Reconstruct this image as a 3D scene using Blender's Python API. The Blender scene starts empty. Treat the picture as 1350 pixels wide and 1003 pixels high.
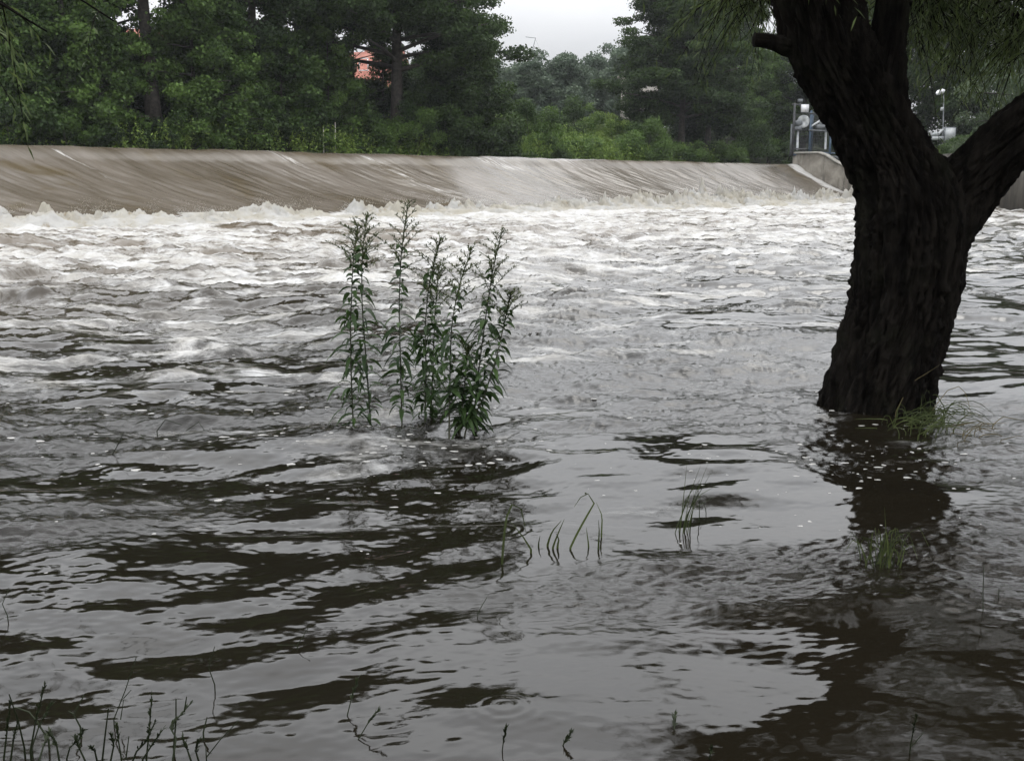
import bpy, math, random
import numpy as np
from mathutils import Vector

random.seed(7)
RNG = np.random.default_rng(11)
scn = bpy.context.scene
COL = scn.collection

# ------------------------------------------------------------------ camera
F = 1390.0
PITCH = math.atan(259.5 / F)
CAMZ = 1.6
cam_d = bpy.data.cameras.new('camera')
cam = bpy.data.objects.new('camera', cam_d)
COL.objects.link(cam)
cam.location = (0, 0, CAMZ)
cam.rotation_euler = (math.pi / 2 - PITCH, 0, 0)
cam_d.sensor_width = 36
cam_d.lens = 36 * F / 1350
cam_d.clip_start = 0.05
cam_d.clip_end = 6000
scn.camera = cam
SP, CP = math.sin(PITCH), math.cos(PITCH)


def ray(px, py):
    u, v = (px - 675) / F, (501.5 - py) / F
    return np.array([u, CP + v * SP, -SP + v * CP])


def at(px, py, Y):
    d = ray(px, py)
    return np.array([0, 0, CAMZ]) + d * (Y / d[1])


def on_z(px, py, z=0.0):
    d = ray(px, py)
    return np.array([0, 0, CAMZ]) + d * ((z - CAMZ) / d[2])


# weir crest line in plan: C0 + D t, N points upstream
HC = 3.34
C0 = np.array([-3.7, 69.0])
D = np.array([0.6925, 0.7214])
N = np.array([-0.7214, 0.6925])
LF = 8.3


def bank(px, off):
    """plan point seen at picture column px on the line lying off metres upstream of the crest"""
    k = (px - 675) / F * CP
    c = C0 + N * off
    t = -(c[0] - k * c[1]) / (D[0] - k * D[1])
    return c + D * t


# ------------------------------------------------------------------ helpers
def tag(o, label=None, cat=None, group=None, kind=None):
    if label: o['label'] = label
    if cat: o['category'] = cat
    if group: o['group'] = group
    if kind: o['kind'] = kind
    return o


def mesh_np(name, V, Fc, mat, parent=None, smooth=False, attrs=None, loc=None):
    V = np.asarray(V, dtype=np.float32).reshape(-1, 3)
    Fc = np.asarray(Fc, dtype=np.int32)
    k = Fc.shape[1]
    me = bpy.data.meshes.new(name)
    me.vertices.add(len(V))
    if loc is not None:
        V = V - np.asarray(loc, dtype=np.float32)
    me.vertices.foreach_set('co', V.ravel())
    me.loops.add(Fc.size)
    me.loops.foreach_set('vertex_index', Fc.ravel())
    me.polygons.add(len(Fc))
    me.polygons.foreach_set('loop_start', np.arange(0, Fc.size, k, dtype=np.int32))
    me.polygons.foreach_set('loop_total', np.full(len(Fc), k, dtype=np.int32))
    if smooth:
        me.polygons.foreach_set('use_smooth', np.ones(len(Fc), dtype=bool))
    for an, (typ, data) in (attrs or {}).items():
        a = me.attributes.new(an, typ, 'POINT')
        a.data.foreach_set('vector' if typ == 'FLOAT_VECTOR' else 'value', np.asarray(data, dtype=np.float32).ravel())
    me.update(calc_edges=True)
    me.validate()
    me.materials.append(mat)
    o = bpy.data.objects.new(name, me)
    COL.objects.link(o)
    if parent is not None:
        o.parent = parent
    elif loc is not None:
        o.location = loc
    return o


def empty(name, loc, label=None, cat=None, group=None):
    o = bpy.data.objects.new(name, None)
    o.empty_display_size = 0.2
    COL.objects.link(o)
    o.location = [float(c) for c in loc]
    return tag(o, label, cat, group)


def grid_faces(nr, nc, wrap=False):
    r = np.arange(nr - 1)[:, None]
    c = np.arange(nc if wrap else nc - 1)[None, :]
    c2 = (c + 1) % nc
    return np.stack([r * nc + c, r * nc + c2, (r + 1) * nc + c2, (r + 1) * nc + c], -1).reshape(-1, 4)


class MB:
    """collects quads/tris (all stored as quads; a tri repeats nothing, boxes and tubes are quads only)"""

    def __init__(self):
        self.V, self.Fc, self.n = [], [], 0

    def add(self, V, Fc):
        V = np.asarray(V, dtype=np.float64).reshape(-1, 3)
        self.V.append(V)
        self.Fc.append(np.asarray(Fc, dtype=np.int64) + self.n)
        self.n += len(V)

    def box(self, c, s, ax=None):
        c, s = np.asarray(c, float), np.asarray(s, float) / 2
        q = np.array([[-1, -1, -1], [1, -1, -1], [1, 1, -1], [-1, 1, -1], [-1, -1, 1], [1, -1, 1], [1, 1, 1], [-1, 1, 1]]) * s
        if ax is not None:
            q = q @ np.asarray(ax)
        self.add(c + q, [[3, 2, 1, 0], [4, 5, 6, 7], [0, 1, 5, 4], [1, 2, 6, 5], [2, 3, 7, 6], [3, 0, 4, 7]])

    def tube(self, P, R, seg=6):
        P = np.asarray(P, float)
        R = np.broadcast_to(np.asarray(R, float), (len(P),))
        T = np.gradient(P, axis=0)
        T /= np.linalg.norm(T, axis=1)[:, None] + 1e-9
        ref = np.array([0.0, 1.0, 0.0]) if abs(T[0][1]) < 0.8 else np.array([1.0, 0, 0])
        A = np.cross(T, ref); A /= np.linalg.norm(A, axis=1)[:, None] + 1e-9
        B = np.cross(T, A)
        th = np.linspace(0, 2 * np.pi, seg, endpoint=False)
        V = P[:, None] + R[:, None, None] * (np.cos(th)[None, :, None] * A[:, None] + np.sin(th)[None, :, None] * B[:, None])
        self.add(V, grid_faces(len(P), seg, True))
        # end caps, slightly domed
        for row, s in ((0, -1), (len(P) - 1, 1)):
            c = P[row] + T[row] * s * R[row] * 0.25
            self.V.append(c[None]); ci = self.n; self.n += 1
            base = ci - len(P) * seg - (0 if row == 0 else 1)
            i = np.arange(seg); r0 = base + row * seg
            i2 = (i + 1) % seg
            if seg % 2 == 0:
                j = np.arange(0, seg, 2)
                self.Fc.append(np.stack([r0 + j, r0 + (j + 1) % seg, r0 + (j + 2) % seg, np.full(len(j), ci)], -1))

    def build(self, name, mat, parent=None, smooth=False, loc=None, attrs=None):
        V = np.concatenate(self.V)
        return mesh_np(name, V, np.concatenate(self.Fc), mat, parent, smooth, attrs, loc)


def child(o, root):
    """parent a mesh given in world coordinates to an empty without moving it"""
    o.parent = root
    o.matrix_parent_inverse = root.matrix_basis.inverted()
    return o


# ------------------------------------------------------------------ tile noise
def tile_noise(n, size, lmin, lmax, seed, beta=1.0):
    r = np.random.default_rng(seed)
    f = np.fft.fftfreq(n, d=size / n)
    k = np.hypot(f[:, None], f[None, :])
    k[0, 0] = 1e-9
    lam = 1 / k
    amp = k ** (-beta)
    amp = amp * np.clip((lam / lmin - 0.8) / 0.4, 0, 1) * np.clip((1.25 - lam / lmax) / 0.4, 0, 1)
    sp = (r.normal(size=(n, n)) + 1j * r.normal(size=(n, n))) * amp
    h = np.fft.ifft2(sp).real
    return h / h.std()


def cubic(tile, size, x, y):
    n = tile.shape[0]
    gx, gy = np.asarray(x) / size * n, np.asarray(y) / size * n
    ix, iy = np.floor(gx).astype(np.int64), np.floor(gy).astype(np.int64)
    fx, fy = gx - ix, gy - iy

    def w(f):
        return ((1 - f) ** 3 / 6, (3 * f ** 3 - 6 * f ** 2 + 4) / 6, (-3 * f ** 3 + 3 * f ** 2 + 3 * f + 1) / 6, f ** 3 / 6)
    wx, wy = w(fx), w(fy)
    out = 0
    for a in range(4):
        row = (iy + a - 1) % n
        acc = 0
        for b in range(4):
            acc = acc + wx[b] * tile[row, (ix + b - 1) % n]
        out = out + wy[a] * acc
    return out


def sstep(a, b, x):
    t = np.clip((x - a) / (b - a), 0, 1)
    return t * t * (3 - 2 * t)


T_SW = tile_noise(512, 40, 1.0, 6.0, 1, 1.5)
T_CH = tile_noise(512, 14, 0.25, 1.1, 2, 0.9)
T_RP = tile_noise(512, 4, 0.032, 0.45, 3, 0.85)
T_PA = tile_noise(256, 24, 0.9, 6.0, 4, 1.3)
T_BK = tile_noise(512, 2, 0.02, 0.5, 5, 0.9)
T_LG = tile_noise(256, 60, 4, 30, 6, 1.2)

RINGS = [(665, 938, 0.13, .0007), (655, 690, 0.22, .0009)]
RINGS = [(on_z(a, b)[0], on_z(a, b)[1], r, m) for a, b, r, m in RINGS]
TREE_XY = on_z(1156, 531)[:2]


def toe_q(x, y):
    """metres downstream of the toe of the weir"""
    return -((np.asarray(x) - C0[0]) * N[0] + (np.asarray(y) - C0[1]) * N[1]) - LF


def patch_bias(x, y):
    # sheltered smooth water off the left bank, wind and eddy ripples on the right below the tree
    near = sstep(6.2, 4.4, y)
    return near * (0.75 * sstep(-0.15, 0.45, x) * sstep(1.5, 0.9, x) - 1.0 * sstep(-0.2, -0.7, x) * sstep(4.6, 3.9, y)) + 0.45 * sstep(4.2, 5.2, y) * sstep(16, 12, y)


def water_h(x, y):
    x, y = np.asarray(x, float), np.asarray(y, float)
    ca, sa = math.cos(0.10), math.sin(0.10)
    xr, yr = x * ca + y * sa, -x * sa + y * ca
    q = toe_q(x, y)
    rough = sstep(46, 18, q)                       # 1 in the boil below the weir, 0 near the camera
    mid = sstep(4.5, 14, y)
    pa = cubic(T_PA, 24, xr / 1.9, yr) + patch_bias(x, y)
    patch = sstep(-0.30, 0.85, pa) * 0.97 + 0.03
    patch = patch + (1.0 - patch) * rough
    h = cubic(T_SW, 40, xr / 1.8, yr) * (0.0225 + 0.0150 * mid + 0.030 * rough + 0.045 * sstep(14, 2, q))
    h = h + cubic(T_CH, 14, xr / 1.9, yr) * (0.0009 + 0.0056 * patch + 0.009 * mid * patch + 0.022 * rough)
    h = h + cubic(T_RP, 4, xr / 1.7, yr) * patch * (0.0027 + 0.0030 * mid + 0.005 * rough)
    for rx, ry, r, m in RINGS:
        d = np.hypot(x - rx, y - ry)
        h = h + m * np.cos(d * 2 * np.pi / 0.045) * np.exp(-((d - r * .5) / (r * .42)) ** 2)
    # pillow and wake round the trunk
    d = np.hypot(x - TREE_XY[0], y - TREE_XY[1])
    h = h + 0.02 * np.exp(-((d - 0.5) / 0.12) ** 2)
    return h


# ------------------------------------------------------------------ materials
def nodes(mat):
    mat.use_nodes = True
    nt = mat.node_tree
    nt.nodes.clear()
    return nt


class NB:
    def __init__(self, name):
        self.mat = bpy.data.materials.new(name)
        self.nt = nodes(self.mat)
        self.out = self.nt.nodes.new('ShaderNodeOutputMaterial')

    def n(self, typ, inputs=None, **props):
        nd = self.nt.nodes.new(typ)
        for k, v in props.items():
            setattr(nd, k, v)
        for k, v in (inputs or {}).items():
            s = nd.inputs[k]
            if isinstance(v, bpy.types.NodeSocket):
                self.nt.links.new(v, s)
            else:
                s.default_value = v
        return nd

    def math(self, op, a, b=None, c=None, clamp=False):
        nd = self.n('ShaderNodeMath', operation=op, use_clamp=clamp)
        for i, v in enumerate((a, b, c)):
            if v is None: continue
            if isinstance(v, bpy.types.NodeSocket): self.nt.links.new(v, nd.inputs[i])
            else: nd.inputs[i].default_value = v
        return nd.outputs[0]

    def sm(self, x, a, b):
        nd = self.n('ShaderNodeMapRange', {0: x, 1: a, 2: b, 3: 0.0, 4: 1.0}, interpolation_type='SMOOTHSTEP')
        return nd.outputs[0]

    def mix(self, f, a, b):
        nd = self.n('ShaderNodeMix', data_type='RGBA')
        for s, v in ((nd.inputs[0], f), (nd.inputs[6], a), (nd.inputs[7], b)):
            if isinstance(v, bpy.types.NodeSocket): self.nt.links.new(v, s)
            else: s.default_value = v if not isinstance(v, tuple) else (*v, 1.0)[:4]
        return nd.outputs[2]

    def noise(self, vec, scale, detail=4, rough=0.55, dist=0.0):
        return self.n('ShaderNodeTexNoise', {'Vector': vec, 'Scale': scale, 'Detail': detail, 'Roughness': rough, 'Distortion': dist}).outputs[0]

    def mapping(self, vec, scale=(1, 1, 1), rot=(0, 0, 0)):
        return self.n('ShaderNodeMapping', {'Vector': vec, 'Scale': scale, 'Rotation': rot}).outputs[0]

    def attr(self, name):
        return self.n('ShaderNodeAttribute', attribute_name=name)

    def pos(self):
        return self.n('ShaderNodeNewGeometry').outputs['Position']

    def obj(self):
        return self.n('ShaderNodeTexCoord').outputs['Object']

    def bump(self, h, strength, dist=0.02):
        return self.n('ShaderNodeBump', {'Height': h, 'Strength': strength, 'Distance': dist}).outputs[0]

    def finish(self, shader):
        self.nt.links.new(shader, self.out.inputs[0])
        return self.mat


def principled(b, color, rough=0.6, normal=None, ior=1.45, spec=0.5, metal=0.0):
    p = b.n('ShaderNodeBsdfPrincipled', {'Roughness': rough, 'IOR': ior, 'Specular IOR Level': spec, 'Metallic': metal})
    for s, v in (('Base Color', color),):
        if isinstance(v, bpy.types.NodeSocket): b.nt.links.new(v, p.inputs[s])
        else: p.inputs[s].default_value = (*v, 1)
    if normal is not None: b.nt.links.new(normal, p.inputs['Normal'])
    return p.outputs[0]


def m_simple(name, c1, c2, scale=3.0, rough=0.7, bump=0.2, bscale=25.0, metal=0.0, spec=0.5):
    b = NB(name)
    v = b.obj()
    n1 = b.noise(v, scale, 5, 0.6, 0.3)
    col = b.mix(b.sm(n1, 0.35, 0.68), c1, c2)
    nr = b.bump(b.noise(v, bscale, 4), bump, 0.02)
    return b.finish(principled(b, col, rough, nr, metal=metal, spec=spec))


def m_leaf(name, dark, light, transl=0.25, rough=0.55):
    b = NB(name)
    t = b.attr('tint').outputs['Fac']
    col = b.mix(t, dark, light)
    p = principled(b, col, rough, spec=0.25)
    tr = b.n('ShaderNodeBsdfTranslucent', {'Color': col}).outputs[0]
    return b.finish(b.n('ShaderNodeMixShader', {0: transl, 1: p, 2: tr}).outputs[0])


M = {}
M['leaf_dark'] = m_leaf('leaf_dark', (0.015, 0.028, 0.009), (0.072, 0.122, 0.030))
M['leaf_mid'] = m_leaf('leaf_mid', (0.025, 0.049, 0.012), (0.115, 0.190, 0.042))
M['leaf_light'] = m_leaf('leaf_light', (0.075, 0.135, 0.026), (0.24, 0.33, 0.07))
M['leaf_far'] = m_leaf('leaf_far', (0.060, 0.088, 0.058), (0.125, 0.165, 0.105))  # paler leaf colour stands in for haze over the distance
M['leaf_willow'] = m_leaf('leaf_willow', (0.030, 0.046, 0.015), (0.11, 0.145, 0.046), 0.35)
M['leaf_pale'] = m_leaf('leaf_pale', (0.045, 0.070, 0.035), (0.12, 0.16, 0.085), 0.3)
M['goldenrod_leaf'] = m_leaf('goldenrod_leaf', (0.014, 0.030, 0.009), (0.056, 0.098, 0.028), 0.25)
M['goldenrod_bud'] = m_leaf('goldenrod_bud', (0.03, 0.042, 0.015), (0.085, 0.10, 0.035), 0.25)
M['grass'] = m_leaf('grass', (0.018, 0.026, 0.009), (0.075, 0.095, 0.028), 0.2)
M['grass_dry'] = m_leaf('grass_dry', (0.05, 0.04, 0.018), (0.17, 0.14, 0.07), 0.2)
M['grass_dark'] = m_leaf('grass_dark', (0.010, 0.014, 0.006), (0.03, 0.040, 0.015), 0.1)
M['far_bark'] = m_simple('far_bark', (0.022, 0.019, 0.016), (0.06, 0.05, 0.042), 4, 0.9, 0.5, 14)
M['stem'] = m_simple('stem', (0.020, 0.026, 0.012), (0.05, 0.05, 0.026), 6, 0.7)

# bark of the near willow
b = NB('willow_bark')
v = b.obj()
st = b.mapping(v, (1, 1, 0.10))
n1 = b.noise(st, 16, 8, 0.62, 0.4)
n2 = b.noise(v, 3.0, 4)
col = b.mix(b.sm(n1, 0.36, 0.66), (0.0025, 0.0021, 0.0018), (0.0125, 0.0105, 0.0085))
col = b.mix(b.math('MULTIPLY', b.sm(n2, 0.52, 0.75), 0.45), col, (0.016, 0.017, 0.010))
nr = b.bump(n1, 1.0, 0.05)
M['bark'] = b.finish(principled(b, col, 0.9, nr, spec=0.06))

# concrete
b = NB('concrete')
v = b.obj()
n1 = b.noise(v, 0.8, 6, 0.65, 0.4)
st = b.noise(b.mapping(v, (1.2, 1.2, 0.15)), 2.2, 6, 0.6)
col = b.mix(b.sm(n1, 0.35, 0.7), (0.13, 0.115, 0.095), (0.24, 0.22, 0.185))
col = b.mix(b.math('MULTIPLY', b.sm(st, 0.5, 0.72), 0.75), col, (0.045, 0.042, 0.032))
M['concrete'] = b.finish(principled(b, col, 0.9, b.bump(b.noise(v, 12, 6), 0.35, 0.03), spec=0.3))
b = NB('wet_concrete')
v = b.obj()
n1 = b.noise(b.mapping(v, (1, 1, 0.3)), 1.1, 6, 0.65, 0.4)
col = b.mix(b.sm(n1, 0.35, 0.7), (0.035, 0.031, 0.026), (0.085, 0.077, 0.064))
M['wet_concrete'] = b.finish(principled(b, col, 0.8, b.bump(b.noise(v, 9, 6), 0.4, 0.04), spec=0.3))

M['blue_steel'] = m_simple('blue_steel', (0.045, 0.075, 0.115), (0.09, 0.13, 0.18), 2, 0.5, 0.1)
M['grey_steel'] = m_simple('grey_steel', (0.10, 0.11, 0.115), (0.20, 0.21, 0.22), 3, 0.5, 0.1)
M['pale_steel'] = m_simple('pale_steel', (0.36, 0.38, 0.39), (0.55, 0.56, 0.56), 3, 0.5, 0.1)
M['dark_steel'] = m_simple('dark_steel', (0.03, 0.032, 0.034), (0.07, 0.07, 0.07), 3, 0.6, 0.1)
M['white_paint'] = m_simple('white_paint', (0.66, 0.66, 0.68), (0.82, 0.82, 0.83), 2, 0.5, 0.05)
M['plaster'] = m_simple('plaster', (0.34, 0.31, 0.27), (0.50, 0.47, 0.42), 0.7, 0.9, 0.2)
M['glass'] = m_simple('glass', (0.02, 0.025, 0.03), (0.04, 0.045, 0.05), 1, 0.1, 0.0)
M['blue_roof'] = m_simple('blue_roof', (0.30, 0.38, 0.42), (0.42, 0.50, 0.54), 1, 0.5, 0.1)

b = NB('roof_tile')
v = b.obj()
wv = b.n('ShaderNodeTexWave', {'Vector': v, 'Scale': 3.0, 'Distortion': 0.6}, bands_direction='Z').outputs[1]
n1 = b.noise(v, 1.6, 5)
col = b.mix(b.sm(n1, 0.3, 0.7), (0.24, 0.085, 0.06), (0.42, 0.17, 0.12))
M['roof_tile'] = b.finish(principled(b, col, 0.85, b.bump(wv, 0.5, 0.05)))
b = NB('brick')
br = b.n('ShaderNodeTexBrick', {'Vector': b.obj(), 'Color1': (0.30, 0.10, 0.07, 1), 'Color2': (0.40, 0.16, 0.11, 1), 'Mortar': (0.4, 0.34, 0.3, 1),
                                'Scale': 3.0, 'Mortar Size': 0.012})
M['brick'] = b.finish(principled(b, br.outputs[0], 0.9))

# ground
b = NB('ground')
v = b.pos()
n1 = b.noise(v, 0.35, 8, 0.65)
col = b.mix(b.sm(n1, 0.35, 0.65), (0.022, 0.026, 0.012), (0.045, 0.062, 0.022))
M['ground'] = b.finish(principled(b, col, 0.95, b.bump(b.noise(v, 3, 6), 0.8, 0.2), spec=0.1))


# river water: brown silty water with floating foam, canopy shade painted in near the camera
def river_material():
    b = NB('river_water')
    p = b.pos()
    foam_a = b.attr('foam').outputs['Fac']
    silt_shade_a = b.attr('silt_shade').outputs['Fac']
    pz = b.mapping(p, (0.46, 1.0, 0.0), (0, 0, 0.12))
    warp = b.n('ShaderNodeTexNoise', {'Vector': pz, 'Scale': 0.55, 'Detail': 3.0})
    wv = b.n('ShaderNodeVectorMath', {0: warp.outputs['Color'], 1: (0.5, 0.5, 0.5)}, operation='SUBTRACT').outputs[0]
    wv = b.n('ShaderNodeVectorMath', {0: wv, 3: 1.6}, operation='SCALE').outputs[0]
    pw = b.n('ShaderNodeVectorMath', {0: pz, 1: wv}, operation='ADD').outputs[0]
    big = b.noise(pw, 0.30, 4, 0.55, 0.3)
    n_mid = b.noise(pw, 1.3, 10, 0.74, 0.5)
    rn = b.noise(pw, 0.9, 8, 0.66, 0.4)
    web = b.math('SUBTRACT', 1.0, b.math('MULTIPLY', b.math('ABSOLUTE', b.math('SUBTRACT', rn, 0.5)), 7.0), clamp=True)
    k = b.math('ADD', b.math('MULTIPLY', b.math('SUBTRACT', n_mid, 0.5), 1.15), b.math('MULTIPLY', b.math('SUBTRACT', big, 0.5), 0.30))
    k = b.math('ADD', b.math('ADD', k, 0.5), b.math('MULTIPLY', web, 0.14))
    # foam_a 1 -> full cover, 0 -> none
    thr = b.math('SUBTRACT', 0.80, b.math('MULTIPLY', foam_a, 0.50))
    d = b.math('SUBTRACT', k, thr)
    f = b.math('MULTIPLY', b.sm(d, -0.05, 0.22), b.sm(foam_a, 0.0, 0.15), clamp=True)
    grain = b.noise(p, 9.0, 6, 0.7)
    f = b.math('MULTIPLY', f, b.math('ADD', 0.72, b.math('MULTIPLY', b.sm(grain, 0.3, 0.6), 0.28)), clamp=True)
    sv = b.noise(pz, 0.5, 4)
    c_near_shaded = b.mix(sv, (0.0058, 0.0048, 0.0031), (0.0098, 0.0081, 0.0051))  # near water colour darkened to stand in for shade of the overhead canopy
    c_far = b.mix(b.sm(sv, 0.3, 0.7), (0.078, 0.060, 0.041), (0.140, 0.116, 0.087))
    colw = b.mix(silt_shade_a, c_near_shaded, c_far)
    rip = b.noise(b.mapping(p, (0.55, 1, 1)), 34, 4, 0.6)
    nr = b.bump(rip, b.math('ADD', 0.01, b.math('MULTIPLY', b.attr('ripple').outputs['Fac'], 0.45)), 0.012)
    w = principled(b, colw, b.math('ADD', 0.035, b.math('MULTIPLY', silt_shade_a, 0.16)), nr, ior=1.333)
    cf = b.mix(b.sm(b.noise(p, 2.0, 5), 0.35, 0.7), (0.40, 0.385, 0.355), (0.52, 0.518, 0.51))
    foam = principled(b, cf, 0.8, b.bump(b.noise(p, 6, 6, 0.7), 0.7, 0.06), spec=0.3)
    return b.finish(b.n('ShaderNodeMixShader', {0: f, 1: w, 2: foam}).outputs[0])


M['river'] = river_material()


def weir_material():
    b = NB('weir_water')
    ts = b.attr('ts').outputs['Vector']
    sx_ = b.n('ShaderNodeSeparateXYZ', {0: ts})
    ts = b.n('ShaderNodeCombineXYZ', {0: b.math('SUBTRACT', sx_.outputs[0], b.math('MULTIPLY', sx_.outputs[1], 0.75)), 1: sx_.outputs[1]}).outputs[0]
    a = b.mapping(ts, (1.0, 0.24, 1.0), (0, 0, 0))
    wob = b.mapping(ts, (0.22, 0.14, 1.0))
    big = b.noise(wob, 0.8, 4, 0.5, 0.6)
    str1 = b.noise(a, 1.1, 7, 0.62, 0.5)
    str2 = b.noise(a, 4.5, 6, 0.65, 0.3)
    fine = b.noise(b.mapping(ts, (1.0, 0.35, 1.0)), 9, 5, 0.7, 0.5)
    k = b.math('ADD', b.math('ADD', b.math('MULTIPLY', str1, 0.27), 0.06), b.math('ADD', b.math('MULTIPLY', str2, 0.19), 0.04))
    k = b.math('ADD', k, b.math('MULTIPLY', big, 0.66))
    k = b.math('ADD', k, b.math('MULTIPLY', fine, 0.10))
    col = b.mix(b.sm(k, 0.54, 0.88), (0.046, 0.034, 0.017), (0.140, 0.120, 0.098))
    oc = b.noise(b.mapping(ts, (0.16, 0.20, 1.0)), 1.3, 4, 0.55, 0.5)
    oc = b.math('ADD', oc, b.math('MULTIPLY', b.math('SUBTRACT', str1, 0.5), 0.3))
    col = b.mix(b.math('MULTIPLY', b.sm(oc, 0.54, 0.70), 0.75), col, (0.066, 0.047, 0.019))
    white = b.attr('white').outputs['Fac']
    wn = b.noise(b.mapping(ts, (1.0, 0.3, 1.0)), 3.5, 7, 0.7, 0.6)
    wn = b.math('ADD', wn, b.math('MULTIPLY', b.math('SUBTRACT', str2, 0.5), 0.5))
    wf = b.sm(b.math('ADD', b.math('MULTIPLY', white, 0.75), wn), 0.74, 1.08)
    col = b.mix(wf, col, (0.48, 0.465, 0.44))
    hgt = b.math('ADD', b.math('MULTIPLY', str2, 0.6), b.math('ADD', b.math('MULTIPLY', str1, 0.9), b.math('MULTIPLY', fine, 0.35)))
    nr = b.bump(hgt, 0.24, 0.10)
    return b.finish(principled(b, col, 0.27, nr, ior=1.333))


M['weir'] = weir_material()

b = NB('foam')
v = b.pos()
col = b.mix(b.sm(b.noise(v, 0.45, 5, 0.6, 0.5), 0.36, 0.62), (0.50, 0.49, 0.465), (0.43, 0.40, 0.335))
ah = b.attr('hgt').outputs['Fac']
col = b.mix(b.sm(b.noise(v, 1.3, 6, 0.7, 0.4), 0.56, 0.70), col, (0.30, 0.25, 0.17))
pf = principled(b, col, 0.75, b.bump(b.noise(v, 7, 7, 0.75), 0.8, 0.08), spec=0.3)
tl = b.n('ShaderNodeBsdfTranslucent', {'Color': col}).outputs[0]
M['foam'] = b.finish(b.n('ShaderNodeMixShader', {0: 0.25, 1: pf, 2: tl}).outputs[0])
b = NB('bubble')
gl = principled(b, (0.36, 0.35, 0.33), 0.35, b.bump(b.noise(b.pos(), 160, 3), 0.6, 0.004), ior=1.33)
M['bubble'] = b.finish(gl)

# ------------------------------------------------------------------ world and sun
SUN_EL, SUN_AZ = 52.0, 25.0      # azimuth from +Y towards +X
w = bpy.data.worlds.new('World')
scn.world = w
w.use_nodes = True
nt = w.node_tree
nt.nodes.clear()
wo = nt.nodes.new('ShaderNodeOutputWorld')
bg = nt.nodes.new('ShaderNodeBackground')
sky = nt.nodes.new('ShaderNodeTexSky')
sky.sky_type = 'NISHITA'
sky.sun_disc = False
sky.sun_elevation = math.radians(SUN_EL)
sky.sun_rotation = math.radians(SUN_AZ)
sky.dust_density = 4.0
hs = nt.nodes.new('ShaderNodeHueSaturation')
hs.inputs['Saturation'].default_value = 0.12
nt.links.new(sky.outputs[0], hs.inputs['Color'])
tc = nt.nodes.new('ShaderNodeTexCoord')
mp = nt.nodes.new('ShaderNodeMapping')
mp.inputs['Scale'].default_value = (1, 1, 3.0)
nt.links.new(tc.outputs['Generated'], mp.inputs[0])
nz = nt.nodes.new('ShaderNodeTexNoise')
nz.inputs['Scale'].default_value = 2.2
nz.inputs['Detail'].default_value = 5
nz.inputs['Roughness'].default_value = 0.5
nt.links.new(mp.outputs[0], nz.inputs['Vector'])
cr = nt.nodes.new('ShaderNodeValToRGB')
cr.color_ramp.elements[0].position = 0.32
cr.color_ramp.elements[0].color = (7.7, 7.95, 8.4, 1)
cr.color_ramp.elements[1].position = 0.70
cr.color_ramp.elements[1].color = (10.6, 10.7, 10.9, 1)
nt.links.new(nz.outputs[0], cr.inputs[0])
# overcast layer: brighter overhead than at the skyline
sx = nt.nodes.new('ShaderNodeSeparateXYZ')
nt.links.new(tc.outputs['Generated'], sx.inputs[0])
mr = nt.nodes.new('ShaderNodeMapRange')
mr.inputs[1].default_value = 0.10; mr.inputs[2].default_value = 0.45
mr.inputs[3].default_value = 0.74; mr.inputs[4].default_value = 3.0
nt.links.new(sx.outputs[2], mr.inputs[0])
vm = nt.nodes.new('ShaderNodeVectorMath'); vm.operation = 'SCALE'
nt.links.new(cr.outputs[0], vm.inputs[0])
nt.links.new(mr.outputs[0], vm.inputs[3])
mx = nt.nodes.new('ShaderNodeMix'); mx.data_type = 'RGBA'
mx.inputs[0].default_value = 0.92
nt.links.new(hs.outputs[0], mx.inputs[6])
nt.links.new(vm.outputs[0], mx.inputs[7])
nt.links.new(mx.outputs[2], bg.inputs[0])
bg.inputs[1].default_value = 0.1
nt.links.new(bg.outputs[0], wo.inputs[0])
w.cycles.sampling_method = 'AUTOMATIC'

sd = bpy.data.lights.new('sun', 'SUN')
sd.energy = 0.6
sd.angle = math.radians(20)
sd.color = (1.0, 0.97, 0.92)
so = bpy.data.objects.new('sun', sd)
COL.objects.link(so)
sdir = Vector((math.sin(math.radians(SUN_AZ)) * math.cos(math.radians(SUN_EL)),
               math.cos(math.radians(SUN_AZ)) * math.cos(math.radians(SUN_EL)), math.sin(math.radians(SUN_EL))))
so.rotation_euler = sdir.to_track_quat('Z', 'Y').to_euler()
so.location = sdir * 80

vs = scn.view_settings
vs.view_transform = 'Standard'
vs.look = 'None'
vs.exposure = 0
vs.gamma = 1
vs.use_curve_mapping = False


# ------------------------------------------------------------------ ground sheet
def bank_edge_off(t):
    return 7.5 + 1.5 * np.sin(t * 0.21) + 0.8 * np.sin(t * 0.57 + 1)


WALL_X0, WALL_Y0, WALL_X1, WALL_Y1 = 31.9, 94.2, 29.0, 52.0


def right_of_wall(x, y):
    dx, dy = WALL_X1 - WALL_X0, WALL_Y1 - WALL_Y0
    l = math.hypot(dx, dy)
    return -((x - WALL_X0) * dy - (y - WALL_Y0) * dx) / l


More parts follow.
